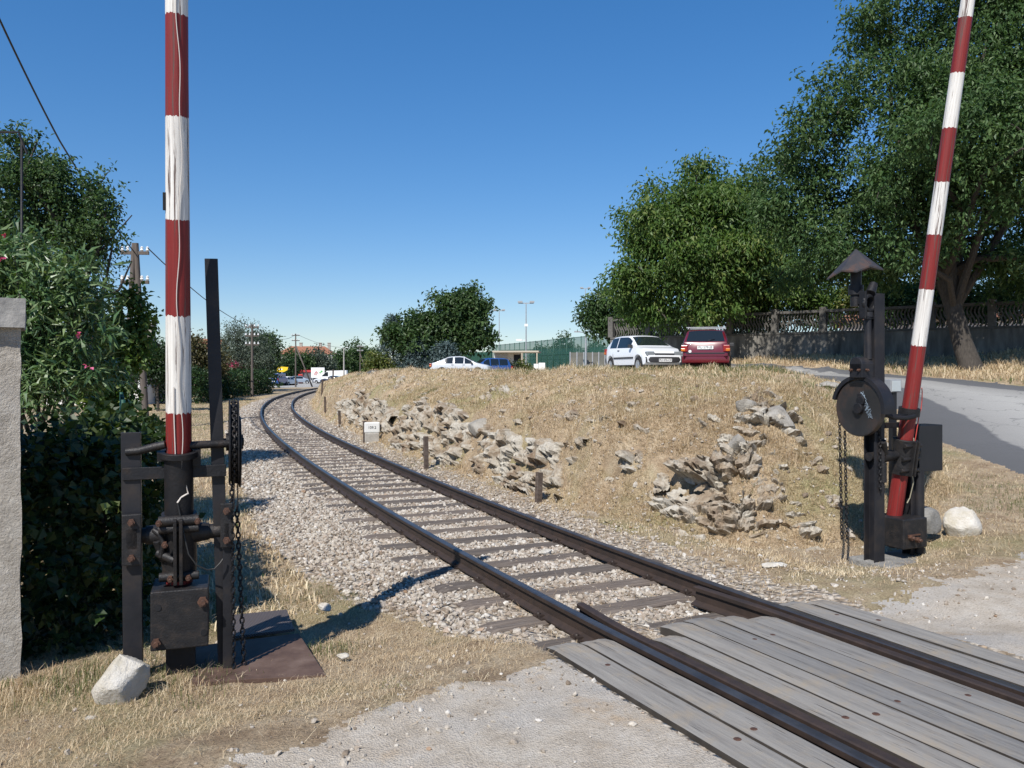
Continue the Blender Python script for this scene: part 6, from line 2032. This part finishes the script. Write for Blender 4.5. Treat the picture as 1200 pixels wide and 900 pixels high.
court_fence((572, 434, 118), (690, 434, 84), 405, 393, 'tall green netting fence of the sports ground along its left side', 18)
court_fence((690, 434, 84), (742, 434, 80), 393, 391, 'tall green netting fence of the sports ground behind the white hatchback', 7)
court_fence((585, 434, 140), (760, 434, 130), 410, 405, 'far green netting fence on the other side of the sports ground', 16)
for i, (px, d, py, r_) in enumerate(((660, 150, 408, 14), (700, 150, 412, 9), (633, 155, 415, 8))):
    tree('distant_tree', foot(px, d, at(px, 436, d).z), lob(d, (px, py, r_, 1), (px - r_ * .5, py + r_ * .7, r_ * .8, 1), (px + r_ * .6, py + r_ * .6, r_ * .8, 1), (px, py + r_ * 1.3, r_, .8)), 3600, .5, .5, 'dark',
         ('round tree seen through the green court fence', 'low tree seen through the green fence left of the white hatchback', 'small tree behind the court fence near the floodlight mast')[i], trunk_r=.2, clump=10, csig=.8, seed=180 + i, limbs=4, twigs=6)
# dark grey panel wall with its lamp post
for a, b, lab in ((668, 684, 'left grey panel of the low wall before the court fence'), (687, 716, 'wide grey panel wall between the lamp post and the white hatchback')):
    A2, B2 = at(a, 433, 62), at(b, 433, 62)
    pw = empty('panel_wall', (A2.x, 62, A2.z), 0, lab, 'wall', 'grey panel walls')
    MB().box(0, B2.x - A2.x, -.06, .06, -.3, 1.30).build('panel', mat('panel_grey', (.10, .10, .085), (.16, .155, .13), scale=1.5, rough=.9), pw)
    n = max(2, int((b - a) / 6))
    for q in range(n + 1): MB().box((B2.x - A2.x) * q / n - .04, (B2.x - A2.x) * q / n + .04, -.10, -.063, -.3, 1.34).build('post', MAT['steel'], pw)


def mast(px, d, top_y, label, kind):
    p = at(px, top_y, d); g = at(px, 436, d).z
    root = empty('floodlight_mast' if kind else 'lamp_post', (p.x, d, g), 0, label, 'floodlight' if kind else 'lamp post')
    h = p.z - g
    MB().cyl((0, 0, -.5), (0, 0, h), .10, .05, 10).build('pole', MAT['steel'], root)
    if kind:
        MB().box(-.9, .9, -.05, .05, h - .08, h + .02).build('cross_arm', MAT['steel'], root)
        for x in (-.7, .7): MB().box(x - .28, x + .28, -.25, .05, h, h + .22).build('floodlight', MAT['steel'], root)
        if kind > 1:
            MB().box(-1.2, -.5, -.12, .12, h * .45, h * .45 + .22).box(-.6, 0, -.03, .03, h * .45 + .05, h * .45 + .12).build('lamp_head', MAT['white'], root)
            MB().box(-.2, .2, -.1, .15, h * .66, h * .66 + .3).build('lamp_head', MAT['white'], root)
    else:
        MB().tube([(0, 0, h), (-.15, 0, h + .15), (-.5, 0, h + .2)], .035, 6).box(-.85, -.45, -.1, .1, h + .16, h + .26).build('lamp_head', MAT['steel'], root)


mast(616.5, 96, 355, 'tall floodlight mast with white lamps above the small canopy', 2)
mast(585, 135, 364, 'thin distant floodlight mast right of the broad dark tree', 1)
mast(686.5, 60, 392, 'galvanised post standing between the two grey panels', 0)
mast(686, 150, 338, 'far floodlight mast rising behind the small tree at the wall end', 1)
# green container
gx = at(556, 424, 92)
gc = empty('green_container', (gx.x, 92, at(556, 436, 92).z), 0, 'dark green container behind the blue car left of the court fence', 'container')
MB().box(-1.7, 2.0, -1.2, 1.2, 0, 2.25).build('shell', MAT['green_metal'], gc, .03)
mb = MB()
for q in range(16): mb.box(-1.6 + q * .23, -1.6 + q * .23 + .1, -1.24, -1.2, .1, 2.1)
mb.build('ribs', MAT['green_metal'], gc)
# small clubhouse with canopy
cx0 = at(600, 430, 88); cg = at(600, 436, 88).z
ch_ = empty('clubhouse', (cx0.x, 88, cg), R(-6), 'small white cabin with flat canopy on posts beside the floodlight mast', 'cabin')
MB().box(-1.9, 1.0, 0, 2.4, 0, 2.1).build('wall', MAT['wallwhite'], ch_)
MB().box(-1.95, -.5, -.05, -.003, .0, 2.05).build('side_panel', mat('cabin_panel', (.42, .44, .46), (.5, .52, .54), scale=2), ch_)
MB().box(-2.0, 3.0, -1.3, 2.5, 2.1, 2.28).build('canopy', mat('canopy_beige', (.45, .40, .32), rough=.8), ch_, .02)
MB().box(.2, .95, -.03, -.003, .0, 1.9).build('door', MAT['black'], ch_)
for x in (1.2, 2.8): MB().box(x - .07, x + .07, -1.25, -1.1, 0, 2.1).build('post', mat('post_beige', (.4, .35, .27), rough=.8), ch_)
lb_ = at(635, 428, 84)
MB_ = MB().box(-.33, .33, -.3, .3, 0, 1.0)
tag(MB_.build('meter_cabinet', MAT['white'], None, .03, (lb_.x, 84, at(635, 436.5, 84).z)), 'small white cabinet standing at the right of the canopy', 'cabinet')
for i, (px, nm) in enumerate(((612, 'pale shrub with yellow leaves below the canopy'), (603, 'grey green shrub just left of the canopy posts'))):
    tree('low_shrub', foot(px, 80, at(px, 437, 80).z), lob(80, (px, 430, 6, 1), (px - 6, 432, 5, .8), (px + 6, 432, 5, .8)), 1100, .25, .5, 'yellowish' if i == 0 else 'grey', nm, 'shrub', trunk_r=.04, clump=9, csig=.3, seed=210 + i, limbs=2, twigs=4)
# stacked white chairs at the cabin
wc_ = at(622, 433, 85)
for q in range(2):
    o = empty('garden_chair', (wc_.x - .3 + q * .9, 85 + q * .3, at(622, 437, 85).z), R(30 + 140 * q), ('white plastic chair nearest the canopy posts', 'white plastic chair beside the small white cabinet')[q], 'chair', 'white plastic chairs')
    MB().box(-.25, .25, -.25, .25, .42, .47).build('seat', MAT['white'], o, .01)
    MB().box(-.25, .25, .22, .26, .47, .95).build('backrest', MAT['white'], o, .01)
    for a in (-1, 1):
        for b in (-1, 1): MB().box(a * .22 - .02, a * .22 + .02, b * .22 - .02, b * .22 + .02, 0, .42).build('leg', MAT['white'], o)

# ------------------------------------------------------------------ far buildings
def house(name, px, d, w, dep, eave, ridge, rz, label, wallm, nwin, floors=1, chimneys=(), hip=0.0, x=None, g=None):
    x = (px - 600) * d / F
    g = zt1(x, d) if g is None else g
    root = empty(name, (x, d, g), rz, label, 'building')
    MB().box(-w / 2, w / 2, -dep / 2, dep / 2, -.5, eave).build('wall', wallm, root)
    e = .4
    v = [(-w / 2 - e, -dep / 2 - e, eave), (w / 2 + e, -dep / 2 - e, eave), (w / 2 + e, dep / 2 + e, eave), (-w / 2 - e, dep / 2 + e, eave), (-w / 2 + hip, 0, ridge), (w / 2 - hip, 0, ridge)]
    rf = MB().add(v, [(0, 1, 5, 4), (2, 3, 4, 5), (1, 2, 5), (3, 0, 4), (3, 2, 1, 0)]).build('roof', MAT['tile'], root)
    for c in chimneys: MB().box(c - .4, c + .4, -.4, .4, ridge - 1.4, ridge + .9).box(c - .5, c + .5, -.5, .5, ridge + .9, ridge + 1.05).build('chimney', MAT['concrete'], rf)
    for f in range(floors):
        for q in range(nwin):
            wx = -w / 2 + (q + .5) * w / nwin; z = 1.0 + f * 2.9
            fr = MB().box(wx - .6, wx + .6, -dep / 2 - .05, -dep / 2 - .003, z, z + 1.4).build('window', MAT['white'], root)
            MB().box(wx - .5, wx + .5, -dep / 2 - .07, -dep / 2 - .053, z + .1, z + 1.3).build('pane', MAT['glass'], fr)
    return root


house('tiled_building', 361, 235, 15.5, 12, 7.2, 9.6, R(6), 'long two storey building with orange tiled roof beyond the far car park', MAT['wallwhite'], 5, 2, (-2, 3.5, 6), 3.0)
house('tiled_house', 132, 55, 6.4, 5, 3.2, 4.5, R(4), 'low house with orange tiles and chimney just left of the banded barrier pole', MAT['wallwhite'], 3, 1, (2.3,), .8)
house('tiled_house', 237, 92, 4.5, 5, 4.6, 5.9, R(5), 'small tiled roof between the barrier pole and the tall dark post', mat('wall_sand', (.42, .33, .24), (.5, .4, .3)), 2, 1, ())
